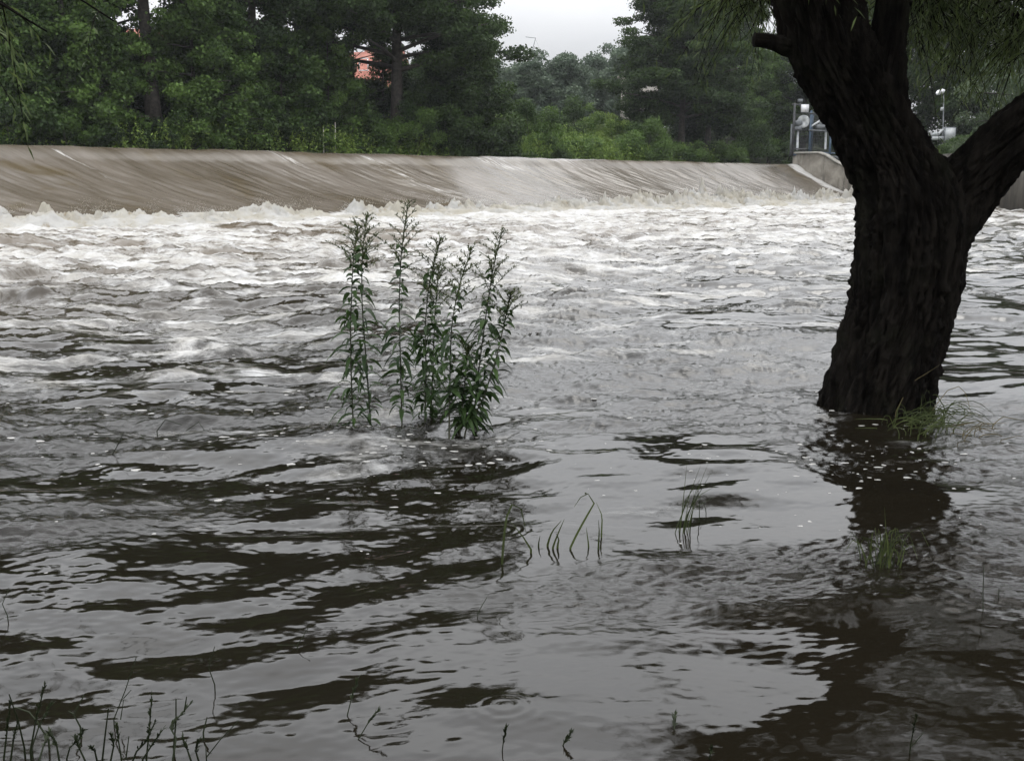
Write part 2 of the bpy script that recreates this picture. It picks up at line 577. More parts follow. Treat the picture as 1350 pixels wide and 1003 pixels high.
def ground_h(x, y):
    x, y = np.asarray(x, float), np.asarray(y, float)
    off = (x - C0[0]) * N[0] + (y - C0[1]) * N[1]
    t = (x - C0[0]) * D[0] + (y - C0[1]) * D[1]
    e = bank_edge_off(t)
    up = sstep(e - 1.2, e + 0.8, off)
    rise = sstep(e + 1, e + 30, off) * 5.4
    lg = cubic(T_LG, 60, x, y)
    land = 3.45 + rise + 0.25 * lg * sstep(e, e + 6, off)
    h_up = np.where(off > -2, 2.0 + (land - 2.0) * up, -0.9)
    # land behind the right walls
    rw = sstep(0.6, 1.2, right_of_wall(x, y))
    rc = sstep(43.9, 44.6, t)
    right = np.maximum(rw * (off < 0.5), rc * (off > -9)) * (y > 20)
    h = np.where(right > 0, -0.9 + (3.3 + 0.9) * right, np.where(off > -LF, np.where(off > 0, h_up, -0.9), -0.9 + 0.05 * lg))
    h = np.where((off > 0.5) & (right > 0), np.maximum(h, h_up), h)
    # near bank behind and under the photographer
    h = np.maximum(h, -0.9 + 1.6 * sstep(1.0, -3.5, y - 0.15 * np.abs(x)))
    return h


def axis(lo, hi, step, far):
    a = list(np.arange(lo, hi, step))
    s, v = step, hi
    while v < far:
        a.append(v); s *= 1.25; v += s
    s, v = step, lo - step
    while v > -far:
        a.insert(0, v); s *= 1.25; v -= s
    return np.array(a)


gx, gy = axis(-90, 110, 1.0, 2500), axis(-12, 190, 1.0, 2500)
GX, GY = np.meshgrid(gx, gy)
g = mesh_np('ground', np.stack([GX, GY, ground_h(GX, GY)], -1), grid_faces(len(gy), len(gx)), M['ground'], smooth=True)
tag(g, kind='structure')

# ------------------------------------------------------------------ river below the weir
ys = [1.2]
while ys[-1] < 118:
    ys.append(ys[-1] + 0.0085 * (max(ys[-1], 2.0) / 3) ** 1.3)
ys = np.array(ys)
s = np.linspace(-1, 1, 1150)
kk = 0.56 * s + 0.40 * s ** 3
X = kk[None, :] * (ys[:, None] + 2.6)
Y = np.broadcast_to(ys[:, None], X.shape)
q = toe_q(X, Y)
lg = cubic(T_LG, 60, X / 1.6, Y)
qf = q + 0.32 * np.maximum(0, -X) * sstep(4, 14, q)
foam = np.interp(qf, [0, 5, 9, 15, 22, 28, 32, 35.5, 38.5, 40.5], [1, .97, .73, .60, .565, .545, .46, .31, .13, 0])
foam = np.clip(foam + 0.05 * lg * sstep(40, 30, q) * sstep(2, 9, q), 0, 1)
silt_shade = np.clip(sstep(36.5, 14, q), 0, 1)  # pale silty water by the weir, painted canopy shade towards the camera
ca_, sa_ = math.cos(.10), math.sin(.10)
rip = 0.04 + 0.96 * sstep(-0.30, .85, cubic(T_PA, 24, (X * ca_ + Y * sa_) / 1.9, -X * sa_ + Y * ca_) + patch_bias(X, Y))
Z = water_h(X, Y)
river = mesh_np('river_water', np.stack([X, Y, Z], -1), grid_faces(len(ys), len(s)), M['river'], smooth=True,
                attrs={'foam': ('FLOAT', foam), 'silt_shade': ('FLOAT', silt_shade), 'ripple': ('FLOAT', rip)})
tag(river, kind='structure')


# ------------------------------------------------------------------ water sheet on the weir
def face_z(sv):
    qn = np.clip(sv / LF, 0, 1.25)
    prof = 1 - np.clip(1 - qn, 0, 1) ** 1.55
    lip = sstep(-0.05, 0.14, qn)
    return HC - (HC - 0.12) * prof * (0.55 + 0.45 * lip) * lip ** 0.35 - 0.35 * np.clip(sv - LF, 0, 9)


T_ST = tile_noise(512, 20, 0.25, 3.0, 8, 0.8)
tv = np.arange(-48, 43.6, 0.12)
sv = np.concatenate([np.arange(-3, 0, 0.5), np.linspace(0, LF + 1.5, 130)])
TT, SS = np.meshgrid(tv, sv)
TS = TT - .75 * SS
zz = face_z(SS) + (cubic(T_ST, 20, TS, SS * 0.16) * 0.016 + cubic(T_ST, 20, TS * 3.1 + 5, SS * 0.6) * 0.007) * sstep(-0.6, 2.5, SS)
zz = zz + 0.03 * cubic(T_LG, 60, TT * 3, SS) * sstep(-3, 0, SS)
PX = C0[0] + D[0] * TT - N[0] * SS
PY = C0[1] + D[1] * TT - N[1] * SS
# foam ribbons down the face, painted sheen right of centre, strip along the abutment
white = np.zeros_like(TT)
for t0, s0, s1, wd, a in ((-8.2, 0.2, 7.5, 1.0, .40), (-26.4, 0.3, 3.2, 0.22, .45), (-14.0, -.5, 1.0, .8, .4), (2.5, -0.5, 0.9, 3.0, .42), (10, -.5, .8, 2.5, .36)):
    dt = TT - (t0 + 0.25 * np.sin(SS * 1.3) + 0.75 * SS)
    white = np.maximum(white, a * np.exp(-(dt / wd) ** 2) * sstep(s0 - .6, s0 + .3, SS) * sstep(s1 + 1.5, s1, SS))
white = np.maximum(white, 0.85 * sstep(41.0, 42.8, TT + 0.25 * np.sin(SS * 2.1)) * sstep(-1, 0.5, SS))
white = np.maximum(white, 0.9 * sstep(LF - 1.1, LF + 0.3, SS + 0.35 * cubic(T_ST, 20, TT * 1.5, TT * 0 + 3)))
weir = mesh_np('weir_water', np.stack([PX, PY, zz], -1), grid_faces(len(sv), len(tv)), M['weir'], smooth=True,
               attrs={'ts': ('FLOAT_VECTOR', np.stack([TT, SS, 0 * TT], -1)), 'white': ('FLOAT', white)})
tag(weir, kind='structure')
# flat water above the crest
tv2, sv2 = np.linspace(-120, 44, 80), np.linspace(3.0, 16, 14)
TT, SS = np.meshgrid(tv2, sv2)
rs = mesh_np('upstream_water', np.stack([C0[0] + D[0] * TT + N[0] * SS, C0[1] + D[1] * TT + N[1] * SS, 0 * TT + HC - 0.02], -1),
             grid_faces(len(sv2), len(tv2)), M['weir'], smooth=True,
             attrs={'ts': ('FLOAT_VECTOR', np.stack([TT * .3, SS, 0 * TT], -1)), 'white': ('FLOAT', 0 * TT)})
tag(rs, kind='structure')

# ------------------------------------------------------------------ foam roller at the toe
T_F1 = tile_noise(512, 24, 0.5, 4.0, 21, 1.0)
T_F2 = tile_noise(512, 6, 0.08, 0.6, 22, 0.8)
tv = np.arange(-46, 43.6, 0.055)
qv = np.linspace(-1.5, 5.5, 80)
TT, QQ = np.meshgrid(tv, qv)
amp = 0.36 + 0.36 * sstep(-2, 14, TT) + 0.10 * cubic(T_F1, 24, TT * 0.35, TT * 0 + 9)
wob = 0.7 * cubic(T_F1, 24, TT * 0.5, TT * 0 + 3)
shape = np.exp(-((QQ - 0.3 - wob * .6) / 1.05) ** 2) + 0.25 * np.exp(-((QQ - 3.0 - wob) / 1.4) ** 2)
n1 = cubic(T_F1, 24, TT, QQ)
n2 = np.abs(cubic(T_F2, 6, TT * .5, QQ * .5))
n3 = np.abs(cubic(T_F2, 6, TT * .25 + 2, QQ * .25))
hh = amp * shape * (0.62 + 0.42 * n1 + 0.55 * (1 - n3)) + shape * amp * 0.16 * np.maximum(1 - n2 * 2.0, 0) ** 1.7 * np.maximum(n1 + .6, 0)
hh = np.maximum(hh, -0.2) + 0.02 - 0.3 * sstep(3.4, 5.5, QQ) - 0.2 * sstep(-0.8, -1.5, QQ)
RX = C0[0] + D[0] * TT - N[0] * (LF + QQ)
RY = C0[1] + D[1] * TT - N[1] * (LF + QQ)
hh = hh + np.where(QQ > 0, water_h(RX, RY), 0.05)
base_face = face_z(LF + QQ)
hh = np.where(QQ < 0, np.maximum(hh, base_face - 0.02 * (QQ < -1.2)), hh)
fo = mesh_np('foam_roller', np.stack([RX, RY, hh], -1), grid_faces(len(qv), len(tv)), M['foam'], smooth=True,
             attrs={'hgt': ('FLOAT', hh)})
tag(fo, kind='stuff')
# spray thrown up from it: small drops in bursts
rs_ = np.random.default_rng(5)
V, Fc = [], []
cnt = 0
bursts = [(rs_.uniform(-40, 43), rs_.normal(0.3, 0.35)) for _ in range(130)]
for bt, bq in bursts:
    big = 1.0 + 0.6 * (bt > 2)
    m = rs_.integers(40, 150)
    hgt = rs_.uniform(.2, .75) * big
    lean = rs_.normal(0, .35)
    u = rs_.uniform(0, 1, m) ** .8
    u = u ** 1.7
    tt = bt + lean * u + rs_.normal(0, .12 + .12 * u, m)
    qq = bq + rs_.normal(0, .15, m) + .3 * u
    z = 0.25 + amp[0, np.clip(((tt + 46) / .055).astype(int), 0, TT.shape[1] - 1)] * .8 + hgt * u
    r = rs_.uniform(.004, .011, m) * (1.4 - .8 * u)
    c = np.stack([C0[0] + D[0] * tt - N[0] * (LF + qq), C0[1] + D[1] * tt - N[1] * (LF + qq), z], -1)
    oc = np.array([[1, 0, 0], [0, 1, 0], [-1, 0, 0], [0, -1, 0], [0, 0, 1.5], [0, 0, -1.5]], float)
    V.append((c[:, None] + r[:, None, None] * oc[None]).reshape(-1, 3))
    f = np.array([[0, 1, 4], [1, 2, 4], [2, 3, 4], [3, 0, 4], [1, 0, 5], [2, 1, 5], [3, 2, 5], [0, 3, 5]])
    Fc.append((f[None] + (cnt + np.arange(m) * 6)[:, None, None]).reshape(-1, 3))
    cnt += m * 6
V = np.concatenate(V)
sp = mesh_np('spray', V, np.concatenate(Fc), M['foam'], attrs={'hgt': ('FLOAT', V[:, 2])})
tag(sp, kind='stuff')


# ------------------------------------------------------------------ foliage
def leaf_quads(c, size, rng, up=0.45, out=None, aspect=0.62):
    n = len(c)
    nrm = rng.normal(size=(n, 3))
    nrm /= np.linalg.norm(nrm, axis=1)[:, None]
    nrm[:, 2] = nrm[:, 2] + up
    if out is not None:
        nrm = nrm + out * 0.5
    nrm /= np.linalg.norm(nrm, axis=1)[:, None] + 1e-9
    a = np.cross(nrm, rng.normal(size=(n, 3)))
    a /= np.linalg.norm(a, axis=1)[:, None] + 1e-9
    bb = np.cross(nrm, a)
    sz = size * rng.uniform(0.6, 1.3, n)
    A = a * sz[:, None] * 0.5
    B = bb * sz[:, None] * 0.5 * aspect
    dr = nrm * sz[:, None] * 0.10
    V = np.stack([c - A - dr, c + B, c + A - dr, c - B], 1).reshape(-1, 3)
    return V, np.arange(n * 4).reshape(-1, 4)


def crown_mesh(name, clumps, dens, size, mat, rng, flat=0.6, shell=0.55):
    """clumps: list of (centre, radius, tint)"""
    Vs, Ts, n0 = [], [], 0
    cs, tint, outs = [], [], []
    for c, r, tn in clumps:
        n = max(8, int(dens * r * r))
        d = rng.normal(size=(n, 3)); d /= np.linalg.norm(d, axis=1)[:, None]
        rr = r * np.where(rng.random(n) < 0.72, rng.uniform(shell, 1.05, n), rng.uniform(0.1, 1.3, n))
        p = d * rr[:, None]
        p[:, 2] *= flat
        p[:, :2] += rng.normal(0, r * 0.10, (n, 2))
        cs.append(c + p)
        outs.append(d)
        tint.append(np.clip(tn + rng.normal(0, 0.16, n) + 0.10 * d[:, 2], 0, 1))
    c = np.concatenate(cs)
    V, Fc = leaf_quads(c, size, rng, out=np.concatenate(outs))
    t = np.repeat(np.concatenate(tint), 4)
    return mesh_np(name, V, Fc, mat, attrs={'tint': ('FLOAT', t)})


def make_tree(name, label, px, off, H, R, cb, seed, leaf='leaf_dark', dens=330, size=0.24, tr=0.22, lean=(0, 0), style='round',
              nb=34, clr=0.30, pos=None, cat='tree', group='trees on the far bank', tint=0.45, cut=None):
    rng = np.random.default_rng(seed)
    xy = bank(px, off) if pos is None else np.array(pos)
    z0 = float(ground_h(xy[0], xy[1])) - 0.1
    base = np.array([xy[0], xy[1], z0])
    root = empty(name, base, label, cat, group)
    n = 12
    hs_ = np.linspace(0, 1, n)
    wobx = np.cumsum(rng.normal(0, 0.05, n)) * H * 0.05
    woby = np.cumsum(rng.normal(0, 0.05, n)) * H * 0.05
    P = base + np.stack([lean[0] * hs_ * H + wobx * hs_, lean[1] * hs_ * H + woby * hs_, hs_ * H * 0.95], -1)
    Rd = tr * (1 - 0.88 * hs_) + tr * 0.5 * np.exp(-hs_ * 18)
    mb = MB()
    mb.tube(P, Rd, 8)
    clumps = []
    for i in range(nb):
        f = cb + (0.97 - cb) * ((i + rng.uniform(0, .8)) / nb)
        p0 = np.array([np.interp(f, hs_, P[:, j]) for j in range(3)])
        az = i * 2.39996 + rng.uniform(-.5, .5)
        g = (f - cb) / (1 - cb)
        if style == 'round':
            L = R * (0.45 + 0.9 * math.sqrt(max(0.02, g * (1.15 - g) * 2.2))) * rng.uniform(.7, 1.1) * 0.82
            el = 0.15 + 0.9 * g
        elif style == 'layer':
            L = R * (1.02 - 0.72 * g) * rng.uniform(.65, 1.12)
            el = 0.22 + 0.25 * g
        else:                                  # bushy down to the ground
            L = R * math.sqrt(max(0.05, 1.02 - g * g)) * rng.uniform(.75, 1.08)
            el = 0.05 + 1.0 * g * g
        dvec = np.array([math.cos(az) * math.cos(el), math.sin(az) * math.cos(el), math.sin(el)])
        sgn = np.linspace(0, 1, 6)
        bp = p0 + dvec * L * sgn[:, None]
        bp[:, 2] -= 0.10 * L * sgn ** 2 * (1.0 if style == 'layer' else 0.5)
        if L > R * 0.2:
            mb.tube(bp, np.interp(f, hs_, Rd) * 0.42 * (1 - 0.85 * sgn) + 0.012, 6)
        for u in np.linspace(0.35, 1.0, 4 if style != 'layer' else 5):
            c = np.array([np.interp(u, sgn, bp[:, j]) for j in range(3)]) + rng.normal(0, R * 0.07, 3)
            r = R * clr * rng.uniform(.55, 1.05) * (1.05 - 0.35 * u)
            if in_open(c, r): continue
            clumps.append((c, r, np.clip(tint + rng.normal(0, .20), 0, 1)))
    child(mb.build('trunk', M['far_bark'], smooth=True), root)
    fl = 0.42 if style == 'layer' else 0.68
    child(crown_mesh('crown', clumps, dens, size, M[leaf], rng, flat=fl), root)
    return root


def make_shrub(name, label, px, off, H, R, seed, leaf='leaf_mid', size=0.17, dens=900, pos=None, group='shrubs along the far bank', tint=0.45, cat='shrub'):
    rng = np.random.default_rng(seed)
    xy = bank(px, off) if pos is None else np.array(pos)
    z0 = float(ground_h(xy[0], xy[1])) - 0.1
    base = np.array([xy[0], xy[1], z0])
    clumps, mb = [], MB()
    for i in range(int(13 + R * 4)):
        az, rr = rng.uniform(0, 2 * math.pi), R * math.sqrt(rng.uniform(0, 1)) * .85
        h = H * rng.uniform(.12, 1.0) * math.sqrt(max(0.1, 1 - (rr / R) ** 2 * .75))
        c = base + np.array([rr * math.cos(az), rr * math.sin(az), h])
        r = rng.uniform(.28, .48) * min(R, H) * .72
        if not in_open(c, r): clumps.append((c, r, np.clip(tint + rng.normal(0, .22), 0, 1)))
        if i % 3 == 0:
            b0 = base + np.array([rr * .2 * math.cos(az), rr * .2 * math.sin(az), 0])
            mb.tube(np.linspace(b0, c, 4), [.035, .03, .02, .01], 4)
    root = empty(name, base, label, cat, group)
    child(mb.build('stem', M['far_bark']), root)
    child(crown_mesh('crown', clumps, dens, size, M[leaf], rng, flat=.8), root)
    return root


def proj(c):
    d = np.asarray(c) - np.array([0, 0, CAMZ])
    z = d[1] * CP - d[2] * SP
    return 675 + F * d[0] / z, 501.5 - F * (d[1] * SP + d[2] * CP) / z


# openings between the boughs: through them the house and bits of sky are seen
OPEN = [(479, 84, 8, 24), (545, 62, 14, 6), (310, 115, 6, 5), (173, 138, 13, 6), (383, 35, 8, 7), (340, 22, 9, 8), (160, 26, 12, 5), (447, 48, 8, 7),
        (206, 3, 10, 6)]


def in_open(c, r):
    x, y = proj(c)
    k = F / c[1] * r * .72
    return any(((x - a) / (rx + k)) ** 2 + ((y - b_) / (ry + k * .6)) ** 2 < 1 for a, b_, rx, ry in OPEN)


# ---- trees: front rank, left to right
make_tree('broadleaf_tree', 'slender tree with a thin dark trunk and mid green leaves near left edge', 100, 11, 19, 4.6, .30, 101, 'leaf_mid', tr=.15, nb=34)
make_tree('broadleaf_tree', 'tall tree with the thickest dark bare trunk on the left far bank', 209, 11.5, 24, 6.2, .46, 102, 'leaf_dark', tr=.52, lean=(-.035, 0), nb=36, dens=280)
make_tree('broadleaf_tree', 'bushy green tree just right of the thickest trunk, leafy almost to the ground', 262, 10.5, 17, 4.0, .14, 103, 'leaf_mid', tr=.16, nb=44, tint=.5, style='bush')
make_tree('broadleaf_tree', 'very dark tall tree with black trunk left of the red roof', 338, 12, 25, 6.4, .24, 104, 'leaf_dark', tr=.36, nb=48, tint=.15, lean=(.02, 0))
make_tree('broadleaf_tree', 'big spreading tree whose right boughs reach into the open sky', 524, 11, 25, 9.4, .26, 105, 'leaf_dark', tr=.50, nb=64, style='layer', tint=.40, clr=.235, dens=420, lean=(.01, 0))
make_tree('broadleaf_tree', 'dark dome shaped tree leafy down to the weir, left of the sky gap', 606, 10.5, 7.6, 4.9, .06, 106, 'leaf_dark', tr=.2, nb=60, style='bush', tint=.38, clr=.28, dens=420)
make_tree('broadleaf_tree', 'layered dark tree with a straight trunk right of the sky gap', 897, 12, 23, 8.5, .20, 107, 'leaf_dark', tr=.34, nb=60, style='layer', tint=.36, clr=.23, dens=420)
make_tree('broadleaf_tree', 'dark tree with a short straight trunk just behind the layered tree', 931, 16, 20, 6.0, .22, 108, 'leaf_dark', tr=.32, nb=46, style='round', tint=.30, clr=.26)
make_tree('broadleaf_tree', 'green tree left of the leaning willow, above the sluice platform', 1012, 15, 13, 4.2, .15, 109, 'leaf_mid', tr=.2, nb=44, style='bush', tint=.5)
make_tree('broadleaf_tree', 'dark tree behind the sluice platform, half hidden by the willow', 1056, 12, 18, 4.6, .2, 110, 'leaf_dark', tr=.38, nb=44, tint=.25)
make_tree('young_tree', 'young leafy tree left of the thickest trunk', 140, 10.4, 8, 3.0, .08, 180, 'leaf_mid', tr=.09, nb=40, style='bush', tint=0.4, group='young trees on the far bank')
make_tree('young_tree', 'young leafy tree left of the thin trunk', 40, 10.5, 8.5, 3.2, .08, 181, 'leaf_mid', tr=.09, nb=40, style='bush', tint=0.25, group='young trees on the far bank')
make_tree('young_tree', 'young leafy tree left of the black trunk', 300, 10, 9, 3.0, .08, 182, 'leaf_mid', tr=.09, nb=40, style='bush', tint=0.4, group='young trees on the far bank')
make_tree('young_tree', 'young dark tree right of the black trunk', 375, 10.8, 9, 3.2, .08, 183, 'leaf_mid', tr=.09, nb=40, style='bush', tint=0.25, group='young trees on the far bank')
make_tree('young_tree', 'young tree left of the red roof', 436, 12, 11, 3.0, .08, 184, 'leaf_mid', tr=.09, nb=40, style='bush', tint=0.35, group='young trees on the far bank')
make_tree('young_tree', 'young dark tree in front of the right half of the red roof', 508, 17, 11, 2.6, .1, 190, 'leaf_dark', tr=.1, nb=40, style='bush', tint=.3, group='young trees on the far bank')
make_tree('young_tree', 'thin leafy young tree veiling the pale wall right of the sky gap', 829, 17, 9.5, 2.4, .2, 191, 'leaf_dark', tr=.08, nb=30, style='round', tint=.45, dens=190, group='young trees on the far bank')
make_tree('young_tree', 'young tree screening the left part of the red roof', 470, 15, 11.5, 2.0, .15, 192, 'leaf_mid', tr=.08, nb=26, style='round', tint=.3, dens=170, group='young trees on the far bank')
# ---- second rank that closes the wood
for i, (px, off, H, R, tn, lb) in enumerate((
        (-60, 22, 18, 6.0, .35, 'dark tree in the back rank beyond the left edge'),
        (25, 19, 17, 5.5, .30, 'dark tree filling the far left corner of the wood'),
        (155, 24, 16, 5.2, .45, 'green tree in the back rank between the thin and thickest trunks'),
        (290, 24, 18, 5.6, .35, 'back rank tree filling the gap behind the bushy green tree'),
        (398, 20, 19, 5.4, .18, 'near black tree in the back rank left of the red roof'),
        (445, 27, 14.5, 4.6, .3, 'dark tree in the back rank beside the red roofed house'),
        (575, 23, 15, 4.4, .3, 'dark tree in the back rank behind the spreading tree'),
        (965, 26, 18, 6.0, .35, 'dark tree in the back rank right of the layered tree'),
        (1120, 20, 19, 6.5, .25, 'dark tree in the back rank hidden behind the willow trunk'))):
    make_tree('broadleaf_tree', lb, px, off, H * (1.32 if px < 500 else 1.1), R * 1.05, .12, 130 + i, 'leaf_dark', tr=.3, nb=44, style='round', tint=tn, dens=250, size=.27, clr=.31, group='back rank of the wood')
# ---- right bank trees behind the wall
make_tree('willow_tree', 'pale grey green willow behind the right hand wall, between trunk and limb', 0, 0, 12.5, 6.0, .10, 150, 'leaf_pale', tr=.3, nb=54, style='bush', pos=(39.5, 80.0), size=.20, dens=420, tint=.5, group='trees behind the right wall', clr=.26)
make_tree('broadleaf_tree', 'dark tree behind the lamp post on the right wall', 0, 0, 17, 5.5, .12, 151, 'leaf_dark', tr=.3, nb=44, pos=(42.0, 100.0), tint=.2, group='trees behind the right wall')
make_tree('broadleaf_tree', 'dark tree right behind the sluice gear, seen in the fork of the willow', 0, 0, 18, 6.0, .1, 153, 'leaf_dark', tr=.3, nb=48, pos=(37.5, 104.0), tint=.2, group='trees behind the right wall')
make_tree('broadleaf_tree', 'dark tree at the right edge behind the pale willow', 0, 0, 18, 6.5, .1, 152, 'leaf_dark', tr=.3, nb=44, pos=(52.0, 92.0), tint=.3, group='trees behind the right wall')
# ---- distant trees in the opening
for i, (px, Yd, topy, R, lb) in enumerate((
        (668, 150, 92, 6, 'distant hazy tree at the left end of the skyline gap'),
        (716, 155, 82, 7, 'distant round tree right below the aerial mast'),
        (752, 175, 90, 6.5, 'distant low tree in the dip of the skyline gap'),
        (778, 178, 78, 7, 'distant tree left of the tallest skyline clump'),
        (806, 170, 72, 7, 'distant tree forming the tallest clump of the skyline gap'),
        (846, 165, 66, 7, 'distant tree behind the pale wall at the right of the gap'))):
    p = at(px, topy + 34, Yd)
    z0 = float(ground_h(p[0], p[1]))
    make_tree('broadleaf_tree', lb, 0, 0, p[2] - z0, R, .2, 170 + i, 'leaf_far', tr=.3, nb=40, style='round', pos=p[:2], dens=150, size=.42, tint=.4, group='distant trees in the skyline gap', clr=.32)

# ---- shrubs on the bank
SHR = [
    (20, 9.3, 3.0, 2.2, 'leaf_dark', .35, 'dark shrub at the water edge on the far left'),
    (62, 9.6, 2.2, 1.8, 'leaf_dark', .2, 'low dark shrub left of the thin trunk'),
    (98, 9.0, 3.6, 1.7, 'leaf_mid', .55, 'bright rounded shrub at the foot of the thin trunk'),
    (150, 9.6, 2.3, 2.2, 'leaf_dark', .3, 'low dark shrub below the pale blue roof'),
    (205, 9.0, 1.9, 1.8, 'leaf_dark', .35, 'low shrub at the foot of the thickest trunk'),
    (248, 9.0, 3.0, 1.9, 'leaf_mid', .45, 'green shrub right of the thickest trunk'),
    (292, 9.0, 4.4, 1.9, 'leaf_mid', .40, 'tall green shrub left of the black trunk'),
    (330, 9.4, 2.2, 1.8, 'leaf_dark', .25, 'dark shrub at the foot of the black trunk'),
    (372, 9.4, 2.6, 2.0, 'leaf_dark', .4, 'dark shrub right of the black trunk'),
    (415, 10.5, 4.2, 2.2, 'leaf_dark', .5, 'grey green shrub left of the two pale posts'),
    (462, 11.0, 5.6, 2.2, 'leaf_mid', .75, 'light green tall shrub under the red roof'),
    (500, 9.4, 3.0, 2.1, 'leaf_mid', .35, 'green shrub right of the two pale posts'),
    (545, 9.4, 4.6, 2.3, 'leaf_mid', .4, 'rounded green shrub under the spreading tree'),
    (592, 9.0, 2.2, 2.0, 'leaf_dark', .35, 'low dark shrub under the dome shaped tree'),
    (655, 9.0, 3.0, 2.3, 'leaf_dark', .45, 'dark shrub right of the dome shaped tree'),
    (700, 11.5, 4.8, 2.6, 'leaf_mid', .55, 'green shrub at the left end of the weed slope'),
    (722, 9.2, 2.2, 1.9, 'leaf_mid', .35, 'low shrub at the water edge below the weed slope'),
    (742, 19, 5.0, 2.6, 'leaf_dark', .6, 'dark shrub standing high on the weed slope'),
    (768, 9.2, 2.0, 1.9, 'leaf_mid', .6, 'small bright shrub at the foot of the weed slope'),
    (790, 22, 4.6, 2.6, 'leaf_light', .25, 'yellow green shrub on top of the weed slope'),
    (812, 15, 4.0, 2.2, 'leaf_light', .3, 'yellow green shrub below the pale wall'),
    (846, 9.3, 3.9, 3.0, 'leaf_mid', .62, 'round leafy shrub left of the straight trunk'),
    (905, 9.2, 2.4, 2.2, 'leaf_mid', .4, 'low shrub at the foot of the straight trunk'),
    (955, 9.3, 2.8, 2.4, 'leaf_mid', .45, 'green shrub between the straight trunk and platform'),
    (1000, 9.3, 4.2, 2.6, 'leaf_dark', .6, 'grey green shrub left of the sluice platform'),
    (1034, 9.0, 2.4, 1.8, 'leaf_dark', .4, 'dark shrub beside the abutment wall end'),
]
for i, (px, off, H, R, lf, tn, lb) in enumerate(SHR):
    make_shrub('shrub', lb, px, off, H, R, 300 + i, lf, tint=tn)
for i, (px, H, R, lb) in enumerate(((30, 5.5, 5, 'dark undergrowth bush behind the far left trees'), (130, 5, 5, 'dark undergrowth bush behind the pale blue roof'), (225, 5.5, 5, 'dark undergrowth bush behind the thickest trunk'),
                                (330, 6, 5, 'dark undergrowth bush behind the black trunk'), (420, 5.5, 4.5, 'dark undergrowth bush behind the two pale posts'), (560, 6, 5, 'dark undergrowth bush behind the spreading tree'),
                                (880, 7, 5, 'dark undergrowth bush behind the straight trunk'), (940, 7, 5.5, 'dark undergrowth bush right of the straight trunk'), (1000, 8, 5.5, 'dark undergrowth bush behind the green tree by the platform'),
                                (70, 7, 4.5, 'dark undergrowth bush between thin trunk and the left edge'), (280, 7, 4.5, 'dark undergrowth bush behind the bushy green tree'), (375, 7, 4.5, 'dark undergrowth bush left of the red roofed house'), (505, 6.5, 4, 'dark undergrowth bush under the red roofed house'),
                                (1060, 8, 5.5, 'dark undergrowth bush behind the sluice frame'), (1130, 8, 6, 'dark undergrowth bush hidden behind the willow trunk'))):
    make_shrub('undergrowth_bush', lb, px, 21 + (i % 3), H, R, 360 + i, 'leaf_dark', tint=.25, size=.24, dens=420, group='undergrowth inside the wood')
make_shrub('shrub', 'low shrub behind the top of the right wall', 0, 0, 2.2, 2.0, 331, 'leaf_mid', pos=(36.0, 86.0), group='shrubs behind the right wall')
make_shrub('shrub', 'green shrub beside the grey cabinet legs', 0, 0, 1.6, 1.3, 332, 'leaf_light', pos=(36.3, 92.0), group='shrubs behind the right wall', tint=.2)

# ---- tall weeds covering the slope in the opening, and rough growth along the whole bank
rng = np.random.default_rng(77)
n = 8000
tt = np.concatenate([rng.uniform(2, 34, n // 2), rng.uniform(-50, 43, n // 2)])
oo = np.concatenate([rng.uniform(8.2, 34, n // 2), rng.uniform(7.8, 13, n // 2)])
bx, by = C0[0] + D[0] * tt + N[0] * oo, C0[1] + D[1] * tt + N[1] * oo
bz = ground_h(bx, by)
hgt = rng.uniform(.7, 2.0, n) * np.where((np.arange(n) < n // 2) & (oo > 14), 1.35, 1.0)
m = 16
u = np.linspace(.08, 1, m)
lx, ly = rng.normal(0, .18, n), rng.normal(0, .18, n)
cc = np.stack([bx[:, None] + lx[:, None] * u * hgt[:, None], by[:, None] + ly[:, None] * u * hgt[:, None], bz[:, None] + u * hgt[:, None]], -1)
cc = cc + rng.normal(0, .10, cc.shape)
V, Fc = leaf_quads(cc.reshape(-1, 3), .22, rng, up=.2, aspect=.42)
tn = np.clip(np.repeat(rng.uniform(.0, .8, n), m) + rng.normal(0, .12, n * m), 0, 1)
wd = mesh_np('tall_weeds', V, Fc, M['leaf_light'], attrs={'tint': ('FLOAT', np.repeat(tn, 4))})
tag(wd, 'tall yellow green weeds covering the far bank slope', 'weeds', kind='stuff')

# ------------------------------------------------------------------ far buildings, posts, aerial


def axes(angle):
    c, s_ = math.cos(angle), math.sin(angle)
    return np.array([[c, s_, 0], [-s_, c, 0], [0, 0, 1]])


